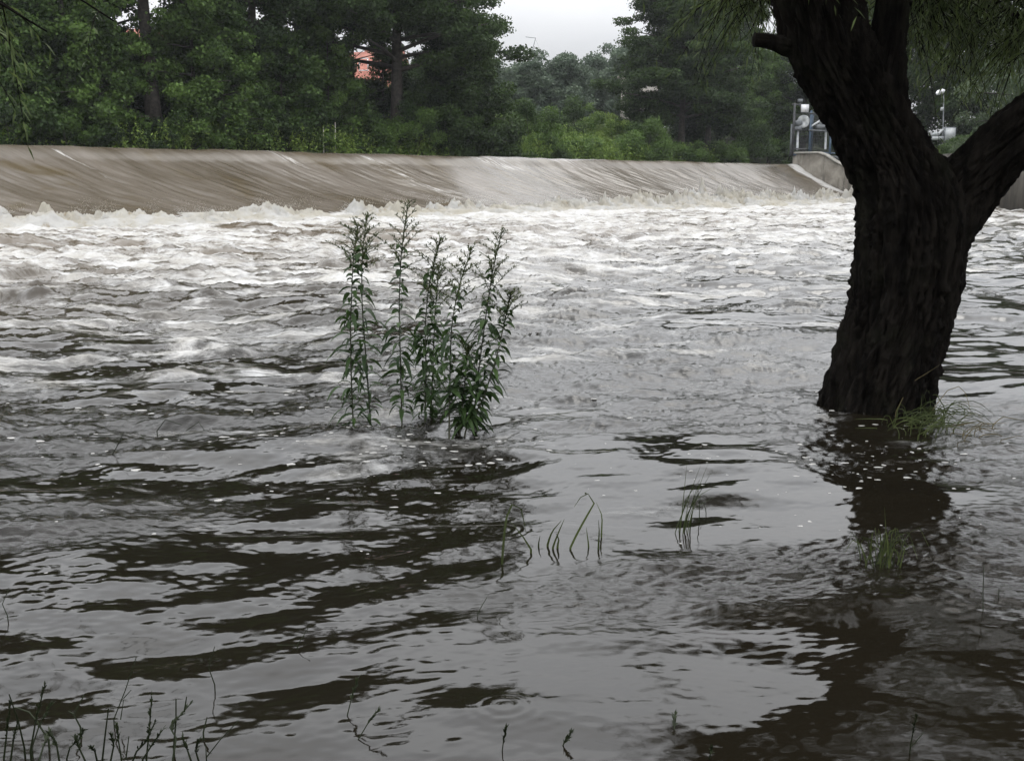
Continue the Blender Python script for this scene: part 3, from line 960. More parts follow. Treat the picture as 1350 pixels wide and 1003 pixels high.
def house(name, label, cx, cy, z0, w_, d_, hw, hr, ang, wallm, roofm, wins):
    root = empty(name, (cx, cy, z0), label, 'house')
    A = axes(ang)
    L = lambda p: np.array([cx, cy, z0]) + np.asarray(p, float) @ A
    mb = MB(); mb.box(L((0, 0, hw / 2)), (w_, d_, hw), A)
    # gable ends
    for sx in (-1, 1):
        x0, x1 = sx * (w_ / 2 - .25), sx * w_ / 2
        pts = [L((x0, -d_ / 2, hw)), L((x0, d_ / 2, hw)), L((x0, .001, hw + hr)), L((x0, -.001, hw + hr)),
               L((x1, -d_ / 2, hw)), L((x1, d_ / 2, hw)), L((x1, .001, hw + hr)), L((x1, -.001, hw + hr))]
        mb.add(pts, [[0, 1, 2, 3], [7, 6, 5, 4], [0, 4, 5, 1], [1, 5, 6, 2], [3, 7, 4, 0], [2, 6, 7, 3]])
    child(mb.build('wall', wallm), root)
    r = MB()
    for sy in (-1, 1):
        o, th = .5, .18
        a0, a1 = np.array([0, sy * (d_ / 2 + o), hw - o * hr / (d_ / 2)]), np.array([0, 0, hr + hw])
        up = np.array([0, 0, th])
        e = np.array([w_ / 2 + .4, 0, 0])
        r.add([L(a0 - e), L(a0 + e), L(a1 + e), L(a1 - e), L(a0 - e + up), L(a0 + e + up), L(a1 + e + up), L(a1 - e + up)],
              [[3, 2, 1, 0], [4, 5, 6, 7], [0, 1, 5, 4], [1, 2, 6, 5], [2, 3, 7, 6], [3, 0, 4, 7]])
    ro = child(r.build('roof', roofm), root)
    for (wx, wz) in wins:
        f = MB()
        for bx_, bz_, sx, sz in ((0, .62, 1.1, .1), (0, -.62, 1.1, .1), (-.5, 0, .1, 1.14), (.5, 0, .1, 1.14)):
            f.box(L((wx + bx_, -d_ / 2 - .03, wz + bz_)), (sx, .1, sz), A)
        fo_ = child(f.build('window', M['white_paint']), root)
        g_ = MB(); g_.box(L((wx, -d_ / 2 - .012, wz)), (.9, .03, 1.14), A)
        o = g_.build('pane', M['glass'])
        o.parent = fo_
        o.matrix_parent_inverse = fo_.matrix_parent_inverse.inverted() if False else fo_.matrix_basis.inverted()
        o.matrix_parent_inverse = root.matrix_basis.inverted()
    if w_ < 5: return root
    ch = MB(); ch.box(L((w_ * .2, d_ * .15, hw + hr * .95)), (.7, .7, 1.6), A)
    child(ch.build('chimney', M['brick']), root)
    return root


p = at(470, 72, 125)
zg = float(ground_h(p[0], p[1]))
house('house', 'red roofed brick house glimpsed through the trees left of spreading tree', p[0] - 2, 125, zg, 15, 10, p[2] - zg - 4.2, 4.2, -.25, M['brick'], M['roof_tile'],
      [(-5, 2.0), (-2, 2.0), (2, 2.0), (5, 2.0), (-5, 5), (2, 5), (5, 5)])
p = at(215, 60, 105)
zg = float(ground_h(p[0], p[1]))
house('house', 'red tiled house hidden behind the thickest trunk on the left', p[0], 105, zg, 18, 9, max(3.5, p[2] - zg - 3.4), 3.4, .2, M['plaster'], M['roof_tile'],
      [(-6, 1.6), (-3, 1.6), (3, 1.6), (6, 1.6)])
p = at(842, 97, 140)
zg = float(ground_h(p[0], p[1]))
house('house', 'pale plastered house behind the boughs at the right of the sky gap', p[0] + .1, 140, zg, 3.4, 4, p[2] - zg - .4, .35, .3, M['plaster'], M['plaster'], [(.8, 3)])
# low shed with pale blue roof
p = at(175, 138, 82)
zg = float(ground_h(p[0], p[1]))
root = empty('shed', (p[0], p[1], zg), 'low shed with a pale blue roof left of the thickest trunk', 'shed')
mb = MB(); mb.box((p[0], p[1], (zg + p[2]) / 2), (3.2, 2.5, max(.5, p[2] - zg)))
child(mb.build('wall', M['plaster']), root)
mb = MB()
mb.add([(p[0] - 1.8, p[1] - 1.6, p[2] - .3), (p[0] + 1.8, p[1] - 1.6, p[2] - .3), (p[0] + 1.8, p[1] + 1.6, p[2] + .9), (p[0] - 1.8, p[1] + 1.6, p[2] + .9),
        (p[0] - 1.8, p[1] - 1.6, p[2] - .18), (p[0] + 1.8, p[1] - 1.6, p[2] - .18), (p[0] + 1.8, p[1] + 1.6, p[2] + 1.02), (p[0] - 1.8, p[1] + 1.6, p[2] + 1.02)],
       [[3, 2, 1, 0], [4, 5, 6, 7], [0, 1, 5, 4], [1, 2, 6, 5], [2, 3, 7, 6], [3, 0, 4, 7]])
child(mb.build('roof', M['blue_roof']), root)
# two pale posts by the water
for px, lb, dz in ((443.5, 'right one of two slim pale posts at the far water edge', 0), (428, 'left and fainter of two slim pale posts at the far water edge', -.4)):
    xy = bank(px, 8.3)
    z0 = float(ground_h(*xy))
    mb = MB(); mb.tube([(xy[0], xy[1], z0 - .3), (xy[0] + .02, xy[1], z0 + .9), (xy[0] + .04, xy[1], z0 + 2.1 + dz)], [.028, .026, .02], 6)
    tag(mb.build('post', M['plaster'], loc=(xy[0], xy[1], z0)), lb, 'post', 'slim posts at the far water edge')
# aerial mast
Ya = 205
root = empty('aerial_mast', at(697, 120, Ya), 'thin tilted aerial mast with long crossbar against the sky', 'aerial')
mb = MB(); mb.tube([at(697, 150, Ya), at(698, 82, Ya), at(706, 51, Ya)], [.09, .09, .06], 6)
child(mb.build('pole', M['grey_steel']), root)
mb = MB(); mb.tube([at(648, 70, Ya), at(680, 71, Ya), at(698, 72, Ya), at(717, 75, Ya)], .06, 6)
for px in (655, 668, 684, 690, 716):
    py = 70 + (px - 648) * .07
    mb.tube([at(px, py - 2, Ya - .5), at(px, py + 1.5, Ya + .5)], .02, 4)
child(mb.build('boom', M['grey_steel']), root)
mb = MB(); mb.tube([at(693, 49, Ya), at(700, 50, Ya), at(706.5, 50.5, Ya)], .05, 6)
child(mb.build('crossbar', M['grey_steel']), root)
mb = MB(); mb.tube([at(698, 74, Ya), at(712, 66, Ya), at(706, 52, Ya)], .012, 4)
child(mb.build('guy_wire', M['grey_steel']), root)

# ------------------------------------------------------------------ abutment and right-hand wall
E = C0 + D * 43.6                                       # end of the crest
fl = -N                                                 # downstream
prof = [(-6, 4.3), (2.2, 4.3), (3.0, 4.05), (3.8, 3.55), (4.8, 3.1), (6.2, 2.75), (8.6, 2.3)]
V, Fc = [], []
th = .55
prof_s = np.linspace(-.35, 8.6, 60)
prof_z = np.interp(prof_s, [a for a, _ in prof], [c for _, c in prof])
for si, zi in zip(prof_s, prof_z):
    a = E + fl * si
    bb_ = a + D * th
    V += [(a[0], a[1], -1.0), (a[0], a[1], zi), (bb_[0], bb_[1], zi), (bb_[0], bb_[1], -1.0)]
Fc = grid_faces(60, 4, True)
Fc = np.concatenate([Fc, [[0, 1, 2, 3], [239, 238, 237, 236]]])
root = empty('abutment_wall', (E[0], E[1], 0), 'concrete abutment wall with a top curving down beside the weir', 'wall')
child(mesh_np('wall', V, Fc, M['concrete']), root)
V = []
for si, zi in zip(prof_s, prof_z):
    a = E + fl * si - D * .08
    bb_ = E + fl * si + D * (th + .08)
    V += [(a[0], a[1], zi + .004), (a[0], a[1], zi + .18), (bb_[0], bb_[1], zi + .18), (bb_[0], bb_[1], zi + .004)]
child(mesh_np('coping', V, Fc, m_simple('coping_stone', (.26, .25, .22), (.40, .38, .34), 1.2, .9, .3)), root)
# long wall on the right
W0 = E + fl * 8.6
pts = [W0 + D * .3, np.array([WALL_X1, WALL_Y1]), np.array([28.6, 36.0])]
V = []
for i, pnt in enumerate(pts):
    nrm = np.array([1.0, -.06])
    for wq in np.linspace(0, 1, 1):
        a, c = pnt, pnt + nrm * .6
        V += [(a[0], a[1], -1), (a[0], a[1], 3.7), (c[0], c[1], 3.7), (c[0], c[1], -1)]
Fc = np.concatenate([grid_faces(3, 4, True), [[0, 1, 2, 3], [11, 10, 9, 8]]])
rw = mesh_np('retaining_wall', V, Fc, M['wet_concrete'])
tag(rw, 'long dark wet retaining wall on the right behind the limb', 'wall')

# ------------------------------------------------------------------ sluice platform gear
YS = 100.5
root = empty('sluice_frame', at(1070, 205, YS), 'blue grey steel frame of the sluice on the abutment wall', 'sluice frame')


def post(px, y0, y1, Yd, r=.09):
    mb = MB(); a, c = at(px, y0, Yd), at(px, y1, Yd)
    c[0] = a[0]
    mb.box((a + c) / 2, (r * 2, r * 2, abs(c[2] - a[2])))
    return mb


for px, y0, y1, Yd, mt in ((1044.5, 206, 136, YS, 'dark_steel'), (1066.5, 207, 146, YS, 'blue_steel'), (1092.5, 226, 150, YS - 1, 'blue_steel'), (1069, 206, 150, YS + 1.6, 'blue_steel'), (1042, 206, 164, YS + .6, 'grey_steel'), (1112, 232, 150, YS - 1, 'blue_steel')):
    child(post(px, y0, y1, Yd, .085).build('post', M[mt]), root)
for pa_, pb_, Yd, mt in (((1044, 204), (1094, 205), YS, 'blue_steel'), ((1044, 196.5), (1068, 197), YS + .1, 'dark_steel'), ((1066, 172), (1095, 173), YS - .1, 'grey_steel'),
                         ((1068, 201), (1114, 203), YS - .5, 'blue_steel'), ((1094, 206.5), (1114, 208), YS - 1.1, 'grey_steel'), ((1044, 138), (1066, 139), YS, 'dark_steel'),
                         ((1066, 150), (1112, 151), YS - .6, 'dark_steel')):
    mb = MB(); mb.tube([at(*pa_, Yd), (at(*pa_, Yd) + at(*pb_, Yd)) / 2, at(*pb_, Yd)], .075, 6)
    child(mb.build('rail', M[mt]), root)
mb = MB(); mb.tube([at(1051, 198, YS + .5), at(1052, 172, YS + .5)], .11, 8)
child(mb.build('gate_spindle', M['pale_steel']), root)
mb = MB()
mb.tube([at(1088, 197, YS + .5), at(1089, 172, YS + .5)], .10, 8)
child(mb.build('gate_spindle', M['pale_steel']), root)
mb = MB()
for k_ in np.linspace(1047, 1092, 26):
    mb.tube([at(k_, 203, YS + 1.2), at(k_, 150, YS + 1.2)], .018, 4)
for k_ in np.linspace(152, 202, 14):
    mb.tube([at(1045, k_, YS + 1.23), at(1092, k_, YS + 1.23)], .018, 4)
child(mb.build('mesh_panel', M['dark_steel']), root)
# deck the gear stands on
mb = MB(); c = (at(1044, 207, YS) + at(1112, 207, YS)) / 2
mb.box((c[0] + 2.3, YS + 1.6, c[2] - .2), (6.0, 3.0, .3))
child(mb.build('deck', M['dark_steel']), root)
# white sign
c = at(1061.2, 143, YS - .12)
root = empty('sign_board', c, 'small square white sign board on the sluice frame', 'sign')
mb = MB(); mb.box(c, (.70, .03, .70)); child(mb.build('board', M['white_paint']), root)
mb = MB()
for dx, dz, sx, sz in ((0, .365, .78, .03), (0, -.365, .78, .03), (-.375, 0, .03, .70), (.375, 0, .03, .70)):
    mb.box(c + np.array([dx, 0, dz]), (sx, .05, sz))
child(mb.build('frame', M['grey_steel']), root)


def drum(a, c, r, seg=20, rim=0):
    mb = MB()
    a, c = np.asarray(a, float), np.asarray(c, float)
    mb.tube([a, a + (c - a) * .04, a + (c - a) * .16, c - (c - a) * .16, c - (c - a) * .04, c], [r * .03, r * .9, r, r, r * .9, r * .03], seg)
    return mb


# hoist with its big pale disc
c = at(1059.5, 160.5, YS + .3)
root = empty('hoist_drive', c, 'pale hoist drive with a large round disc left on the sluice frame', 'hoist', 'sluice hoists')
child(drum(c + (-.08, -.12, 0), c + (.05, .10, 0), .58, 24).build('disc', M['pale_steel'], smooth=False), root)
child(drum(c + (-.75, .1, -.2), c + (-.10, .12, -.1), .26, 16).build('motor', M['grey_steel'], smooth=True), root)
mb = MB(); mb.box(c + (-.55, .2, -.62), (.85, .6, .35)); child(mb.build('gearbox', M['grey_steel']), root)
c = at(1083, 163, YS + .2)
root = empty('hoist_drive', c, 'second hoist drive with slanted pale pipe right on the sluice frame', 'hoist', 'sluice hoists')
child(drum(c + (-.2, 0, .15), c + (.45, 0, .2), .28, 16).build('motor', M['pale_steel'], smooth=True), root)
mb = MB(); mb.tube([c + (-1.0, 0, -.3), c + (-.6, 0, -.05), c + (-.1, 0, .25)], [.07, .09, .10], 8)
child(mb.build('pipe', M['pale_steel']), root)
mb = MB(); mb.box(c + (.1, .1, -.3), (1.1, .7, .4)); child(mb.build('gearbox', M['grey_steel']), root)
mb = MB(); c = at(1055, 133, YS + .4); mb.box(c, (.42, .3, .3)); mb.box(c + (0, 0, -.35), (.08, .08, .5))
tag(mb.build('lamp', M['grey_steel'], loc=c), 'small grey lamp box on top of the sluice frame', 'lamp')

# lamp post and cabinet on the right bank
YL = 92.0
c = at(1242.5, 204, YL)
root = empty('lamp_post', c, 'slim lamp post with a white lamp head right of the willow trunk', 'lamp post')
mb = MB(); mb.tube([at(1243, 212, YL), at(1243.5, 165, YL), at(1244, 122, YL)], [.07, .06, .045], 8); child(mb.build('pole', M['grey_steel']), root)
c = at(1240, 122.5, YL)
mb = MB(); mb.tube([c + (-.36, 0, -.10), c + (-.2, 0, .0), c + (.15, 0, .12), c + (.34, 0, .14)], [.10, .20, .21, .12], 10); child(mb.build('lamp_head', M['white_paint'], smooth=True), root)
mb = MB(); c = at(1242, 144, YL); mb.box(c, (.2, .2, .28)); child(mb.build('junction_box', M['pale_steel']), root)
c = at(1250, 178, YL - .6)
root = empty('control_cabinet', at(1248, 204, YL - .6), 'grey control cabinet on legs right of the willow trunk', 'cabinet')
mb = MB(); mb.box(c + (.05, 0, 0), (.95, .6, 1.25)); child(mb.build('cabinet_box', M['grey_steel']), root)
mb = MB(); mb.box(c + (.05, -.312, 0), (.82, .02, 1.1)); child(mb.build('door', M['pale_steel']), root)
for px in (1241, 1246, 1252):
    mb = MB(); mb.tube([at(px, 188, YL - .5), at(px, 212, YL - .5)], .085, 6); child(mb.build('leg', M['grey_steel']), root)
c = at(1236, 178, YL - .6)
mb = MB(); mb.tube([c + (-.5, 0, .02), c + (-.2, 0, .08), c + (.1, 0, .05)], [.10, .17, .15], 10); mb.tube([c + (.0, 0, .0), c + (.3, 0, .3), c + (.45, 0, .42)], [.10, .12, .10], 8)
mb.box(c + (.05, .05, -.28), (1.1, .5, .28))
tag(mb.build('valve_drive', M['pale_steel'], loc=c), 'pale valve drive with rounded motor beside the grey cabinet', 'valve drive')


# ------------------------------------------------------------------ near willow
def limb(mb, pts, rad, nseg=96, step=.02, amp=.022, seed=0, flare=None):
    """bark covered limb through pts, ridged along its length"""
    P = np.asarray(pts, float); R = np.asarray(rad, float)
    d = np.concatenate([[0], np.cumsum(np.linalg.norm(np.diff(P, axis=0), axis=1))])
    n = max(8, int(d[-1] / step))
    s_ = np.linspace(0, d[-1], n)

    def crs(vals):
        # smooth interpolation (monotone enough) through control values
        out = np.empty((n,) + vals.shape[1:])
        m_ = np.gradient(vals, d, axis=0)
        idx = np.clip(np.searchsorted(d, s_, side='right') - 1, 0, len(d) - 2)
        h = (d[idx + 1] - d[idx]); u_ = (s_ - d[idx]) / h
        sh = (slice(None),) + (None,) * (vals.ndim - 1)
        u_, h = u_[sh], h[sh]
        out = (2 * u_ ** 3 - 3 * u_ ** 2 + 1) * vals[idx] + (u_ ** 3 - 2 * u_ ** 2 + u_) * h * m_[idx] + (-2 * u_ ** 3 + 3 * u_ ** 2) * vals[idx + 1] + (u_ ** 3 - u_ ** 2) * h * m_[idx + 1]
        return out
    C = crs(P); Rr = crs(R)
    T = np.gradient(C, axis=0); T /= np.linalg.norm(T, axis=1)[:, None]
    A = np.cross(T, np.array([0, 1.0, 0])); A /= np.linalg.norm(A, axis=1)[:, None]
    B = np.cross(T, A)
    th_ = np.linspace(0, 2 * np.pi, nseg, endpoint=False)
    TH, S_ = np.meshgrid(th_, s_)
    Rb = Rr[:, None]
    # ridges: seamless round the limb because the noise is read on a circle
    Rm = float(np.mean(R[:4]))
    cx_, cy_ = np.cos(TH) * Rm * 1.15, np.sin(TH) * Rm * 1.15
    wv = 0.022 * cubic(T_BK, 2, cx_ * .35 + seed, S_ * .05)
    rid = cubic(T_BK, 2, cx_ + wv + S_ * .085 + seed, cy_ - wv + S_ * .07)
    rid2 = cubic(T_BK, 2, cx_ * 2.3 + S_ * .10 + seed + .7, cy_ * 2.3 + S_ * .12)
    lump = cubic(T_BK, 2, cx_ * .7 + S_ * .09 + seed, cy_ * .7 + S_ * .07 + .4)
    disp = amp * 1.25 * (1 - np.abs(rid) * 1.1) + amp * .55 * (1 - np.abs(rid2)) + amp * .6 * lump - amp * .9
    r_ = Rb + disp * np.minimum(1, Rb / .2)
    if flare is not None:
        r_ = r_ * (1 + flare * np.exp(-S_ / .22) * (1 + .5 * np.cos(TH * 5 + 1)))
    V = C[:, None] + r_[..., None] * (np.cos(TH)[..., None] * A[:, None] + np.sin(TH)[..., None] * B[:, None])
    mb.add(V, grid_faces(n, nseg, True))
    # close the far end
    V2 = C[-1] + (V[-1] - C[-1]) * .02 + T[-1] * Rr[-1] * .15
    k0 = mb.n - nseg
    mb.V.append(V2); i = np.arange(nseg); j = (i + 1) % nseg
    mb.Fc.append(np.stack([k0 + i, k0 + j, mb.n + j, mb.n + i], -1)); mb.n += nseg


YT = float(TREE_XY[1])
pxm = lambda w_, Yd: w_ / F * Yd * 1.01         # picture width -> metres


def tp(px, py, dy=0.0):
    return at(px, py, YT + dy)


root = empty('willow_tree', (TREE_XY[0], TREE_XY[1], -.3), 'big dark leaning willow with a furrowed trunk standing in the flood', 'tree')
mb = MB()
bot = tp(1153, 531); bot2 = bot.copy(); bot2[2] = -.5; bot2[0] -= .06
limb(mb, [bot2, tp(1154, 531), tp(1173, 460), tp(1189, 400), tp(1198, 340), tp(1200, 285), tp(1182, 230), tp(1148, 165), tp(1116, 105), tp(1092, 55), tp(1075, -5), tp(1050, -90), tp(1020, -200)],
     [pxm(72, YT), pxm(69, YT), pxm(66, YT), pxm(66, YT), pxm(68, YT), pxm(67, YT), pxm(54, YT), pxm(48, YT), pxm(48, YT), pxm(50, YT), pxm(52, YT), pxm(46, YT), pxm(34, YT)],
     nseg=190, step=.011, amp=.022, seed=.3, flare=.06)
limb(mb, [tp(1152, 170, .02), tp(1162, 95, .02), tp(1170, 50, 0), tp(1176, 0, -.05), tp(1190, -70, -.1), tp(1215, -180, -.1)],
     [pxm(40, YT), pxm(31, YT), pxm(23, YT), pxm(19, YT), pxm(17, YT), pxm(13, YT)], nseg=80, amp=.019, seed=.9)
limb(mb, [tp(1215, 330, .03), tp(1245, 285, .03), tp(1280, 240, 0), tp(1318, 198, -.1), tp(1360, 160, -.2), tp(1440, 105, -.35), tp(1560, 10, -.5), tp(1700, -120, -.7)],
     [pxm(50, YT), pxm(46, YT), pxm(40, YT), pxm(36, YT), pxm(34, YT), pxm(32, YT), pxm(25, YT), pxm(16, YT)], nseg=130, amp=.019, seed=1.4)
limb(mb, [tp(1050, 62, .0), tp(1025, 58, -.02), tp(1008, 54, -.04), tp(994, 53, -.05)], [pxm(17, YT), pxm(11, YT), pxm(9.5, YT), pxm(9, YT)], nseg=40, amp=.012, seed=.2)
child(mb.build('trunk', M['bark'], smooth=True), root)


# branches and twigs
class Leaves:
    def __init__(self):
        self.V, self.T = [], []

    def twig(self, p0, d0, L, rng, mb=None, droop=.9, ll=.095, lw=.014, sp=.030, tint=.4):
        n = max(4, int(L / sp))
        u_ = np.linspace(0, 1, n)
        d0 = d0 / np.linalg.norm(d0)
        c = p0 + d0 * (L * u_)[:, None] + np.array([0, 0, -1.0]) * (droop * L * u_ ** 2 * .7)[:, None]
        tg = np.gradient(c, axis=0); tg /= np.linalg.norm(tg, axis=1)[:, None]
        side = rng.normal(size=(n, 3))
        side -= tg * (side * tg).sum(1)[:, None]
        side /= np.linalg.norm(side, axis=1)[:, None]
        ld = tg * .75 + side * .75 + np.array([0, 0, -.35])
        ld /= np.linalg.norm(ld, axis=1)[:, None]
        wv_ = np.cross(ld, rng.normal(size=(n, 3))); wv_ /= np.linalg.norm(wv_, axis=1)[:, None]
        l_ = ll * rng.uniform(.6, 1.2, n)[:, None]
        w_ = lw * rng.uniform(.7, 1.2, n)[:, None] * .5
        b0 = c
        mid = c + ld * l_ * .45
        tip = c + ld * l_ + np.array([0, 0, -1.0]) * l_ * .18
        V = np.stack([b0, mid + wv_ * w_, tip, mid - wv_ * w_], 1)
        self.V.append(V.reshape(-1, 3))
        self.T.append(np.repeat(np.clip(tint + rng.normal(0, .2, n), 0, 1), 4))
        if mb is not None:
            mb.tube(c[:: max(1, n // 5)], np.linspace(.005, .0018, len(c[:: max(1, n // 5)])), 4)

    def build(self, name, mat):
        V = np.concatenate(self.V)
        return mesh_np(name, V, np.arange(len(V)).reshape(-1, 4), mat, attrs={'tint': ('FLOAT', np.concatenate(self.T))})


rng = np.random.default_rng(901)
lv, br_ = Leaves(), MB()


def branch(a, c, r0, r1, sag=.0, n=7):
    u_ = np.linspace(0, 1, n)[:, None]
    P = np.asarray(a) * (1 - u_) + np.asarray(c) * u_ + np.array([0, 0, 1.0]) * (sag * np.sin(u_ * np.pi))
    P[1:-1] += rng.normal(0, .03 * np.linalg.norm(np.asarray(c) - a) / 2, (n - 2, 3))
    br_.tube(P, np.linspace(r0, r1, n), 6)
    return P


def hang(P, m_, L=(.35, .9), tint=.4, dens_u=(.15, 1)):
    for _ in range(m_):
        u_ = rng.uniform(*dens_u)
        i = u_ * (len(P) - 1); k0 = int(min(i, len(P) - 2)); f_ = i - k0
        p0 = P[k0] * (1 - f_) + P[k0 + 1] * f_
        d0 = rng.normal(size=3); d0[2] = d0[2] * .4 - .1
        lv.twig(p0, d0, rng.uniform(*L), rng, br_, tint=np.clip(tint + rng.normal(0, .12), 0, 1))


# in the picture's upper right: boughs above and behind the fork
for a, c, Ya_, Yb_, m_ in (((1185, -40), (1235, 40), 8.3, 9.4, 34), ((1185, -40), (1215, 80), 8.4, 9.8, 30), ((1215, -180), (1290, 30), 8.2, 9.6, 40), ((1440, 105), (1330, 40), 8, 9.6, 40), ((1290, 20), (1250, 90), 9.2, 10.2, 26), ((1340, 20), (1330, 75), 9, 10, 26),
                           ((1060, -60), (985, 20), 8.4, 9.4, 30), ((1040, -80), (945, 25), 8.4, 9.6, 30), ((1190, -70), (1345, 20), 7.8, 9.5, 46), ((1215, -180), (1370, -10), 7.8, 9.2, 46), ((1440, 105), (1290, -20), 7.5, 9.4, 40), ((1500, 60), (1380, 30), 7.2, 8.6, 36),
                           ((1176, -20), (1290, 60), 7.8, 10.2, 36), ((1560, 10), (1250, -60), 7.2, 8.8, 44), ((1340, 20), (1230, 10), 9.3, 10.6, 34), ((1345, -60), (1400, 40), 9, 8, 34),
                           ((1060, -60), (955, -5), 8.3, 8.9, 30), ((1050, -90), (990, 10), 8.2, 8.9, 26), ((1030, -170), (920, -40), 8.2, 9.0, 34), ((1050, -70), (960, -40), 8.3, 8.6, 16)):
    P = branch(at(*a, Ya_), at(*c, Yb_), .03, .007, .1)
    hang(P, m_, tint=.38, L=(.25, .62))
# the rest of the crown, above the frame
for _ in range(64):
    az, el = rng.uniform(0, 2 * np.pi), rng.uniform(.1, 1.1)
    src = [tp(1020, -200), tp(1215, -180, -.1), tp(1700, -120, -.7), tp(1560, 10, -.5), tp(1050, -90)][rng.integers(5)]
    L_ = rng.uniform(1.4, 3.4)
    dst = src + np.array([math.cos(az) * math.cos(el), math.sin(az) * math.cos(el), math.sin(el) * 1.0]) * L_
    if dst[0] < dst[1] * .10 or dst[2] < CAMZ + .215 * dst[1]: continue
    P = branch(src, dst, .035, .008, .1)
    hang(P, 34, L=(.4, 1.0), tint=.4)
child(br_.build('branch', M['bark'], smooth=True), root)
child(lv.build('crown', M['leaf_willow']), root)

# the tree whose twigs hang into the upper left corner; its trunk stands outside the picture
rng = np.random.default_rng(902)
lv, br_ = Leaves(), MB()
tb = np.array([-5.6, 5.2, 0.0])
root = empty('willow_tree', tb - (0, 0, .3), 'overhanging willow branch with narrow leaves in the upper left corner', 'tree')
mb = MB()
limb(mb, [tb - (0, 0, .5), tb + (.05, 0, .6), tb + (.0, .1, 1.6), tb + (-.1, .2, 3.0), tb + (-.2, .2, 4.6)], [.30, .26, .23, .18, .09], nseg=64, amp=.015, seed=.5)
child(mb.build('trunk', M['bark'], smooth=True), root)
for a, c, m_ in ((tb + (0, .1, 2.2), at(8, 12, 6.4), 26), (tb + (-.1, .2, 3.0), at(62, 42, 6.2), 16), (tb + (-.1, .2, 3.2), at(30, -30, 6.8), 30), (tb + (-.2, .2, 3.6), at(150, 28, 7.2), 4), (tb + (-.1, .1, 2.4), at(-30, 40, 6), 30)):
    P = branch(a, c, .035, .005, .22, n=9)
    hang(P, m_, L=(.25, .5), tint=.45, dens_u=(.45, .98))
for _ in range(14):
    az = rng.uniform(0, 2 * np.pi)
    dst = tb + (-.2, .2, rng.uniform(2.6, 4.6)) + np.array([math.cos(az), math.sin(az), rng.uniform(.2, .8)]) * rng.uniform(.9, 1.8)
    if dst[0] > -4.2: continue
    P = branch(tb + (-.15, .2, rng.uniform(2.4, 4.2)), dst, .03, .008, .1)
    hang(P, 26, tint=.45)
child(br_.build('branch', M['bark'], smooth=True), root)
child(lv.build('crown', M['leaf_willow']), root)


# ------------------------------------------------------------------ goldenrod
def strip_leaf(p0, d0, L, W, droop, rng, seg=5, nrm=None):
    """lanceolate curved leaf as a strip; returns verts and quads"""
    u_ = np.linspace(0, 1, seg + 1)
    d0 = d0 / np.linalg.norm(d0)
    c = p0 + d0 * (L * u_)[:, None] + np.array([0, 0, -1.0]) * (droop * L * u_ ** 2)[:, None]
    tg = np.gradient(c, axis=0); tg /= np.linalg.norm(tg, axis=1)[:, None]
    sd_ = np.cross(tg, np.array([0, 0, 1.0])) + rng.normal(0, .35, 3)
    sd_ -= tg * (sd_ * tg).sum(1)[:, None]
    sd_ /= np.linalg.norm(sd_, axis=1)[:, None] + 1e-9
    w_ = W * np.sin(np.pi * np.clip(u_ * .93 + .06, 0, 1)) ** .8 * .5
    up_ = np.cross(sd_, tg)
    V = np.stack([c + sd_ * w_[:, None] + up_ * w_[:, None] * .35, c, c - sd_ * w_[:, None] + up_ * w_[:, None] * .35], 1)
    return V.reshape(-1, 3), grid_faces(seg + 1, 3)


class Strips:
    def __init__(self): self.V, self.F, self.T, self.n = [], [], [], 0

    def add(self, V, Fc, t):
        self.V.append(V); self.F.append(Fc + self.n); self.n += len(V)
        self.T.append(np.full(len(V), np.clip(t, 0, 1)))

    def build(self, name, mat):
        return mesh_np(name, np.concatenate(self.V), np.concatenate(self.F), mat, smooth=True, attrs={'tint': ('FLOAT', np.concatenate(self.T))})


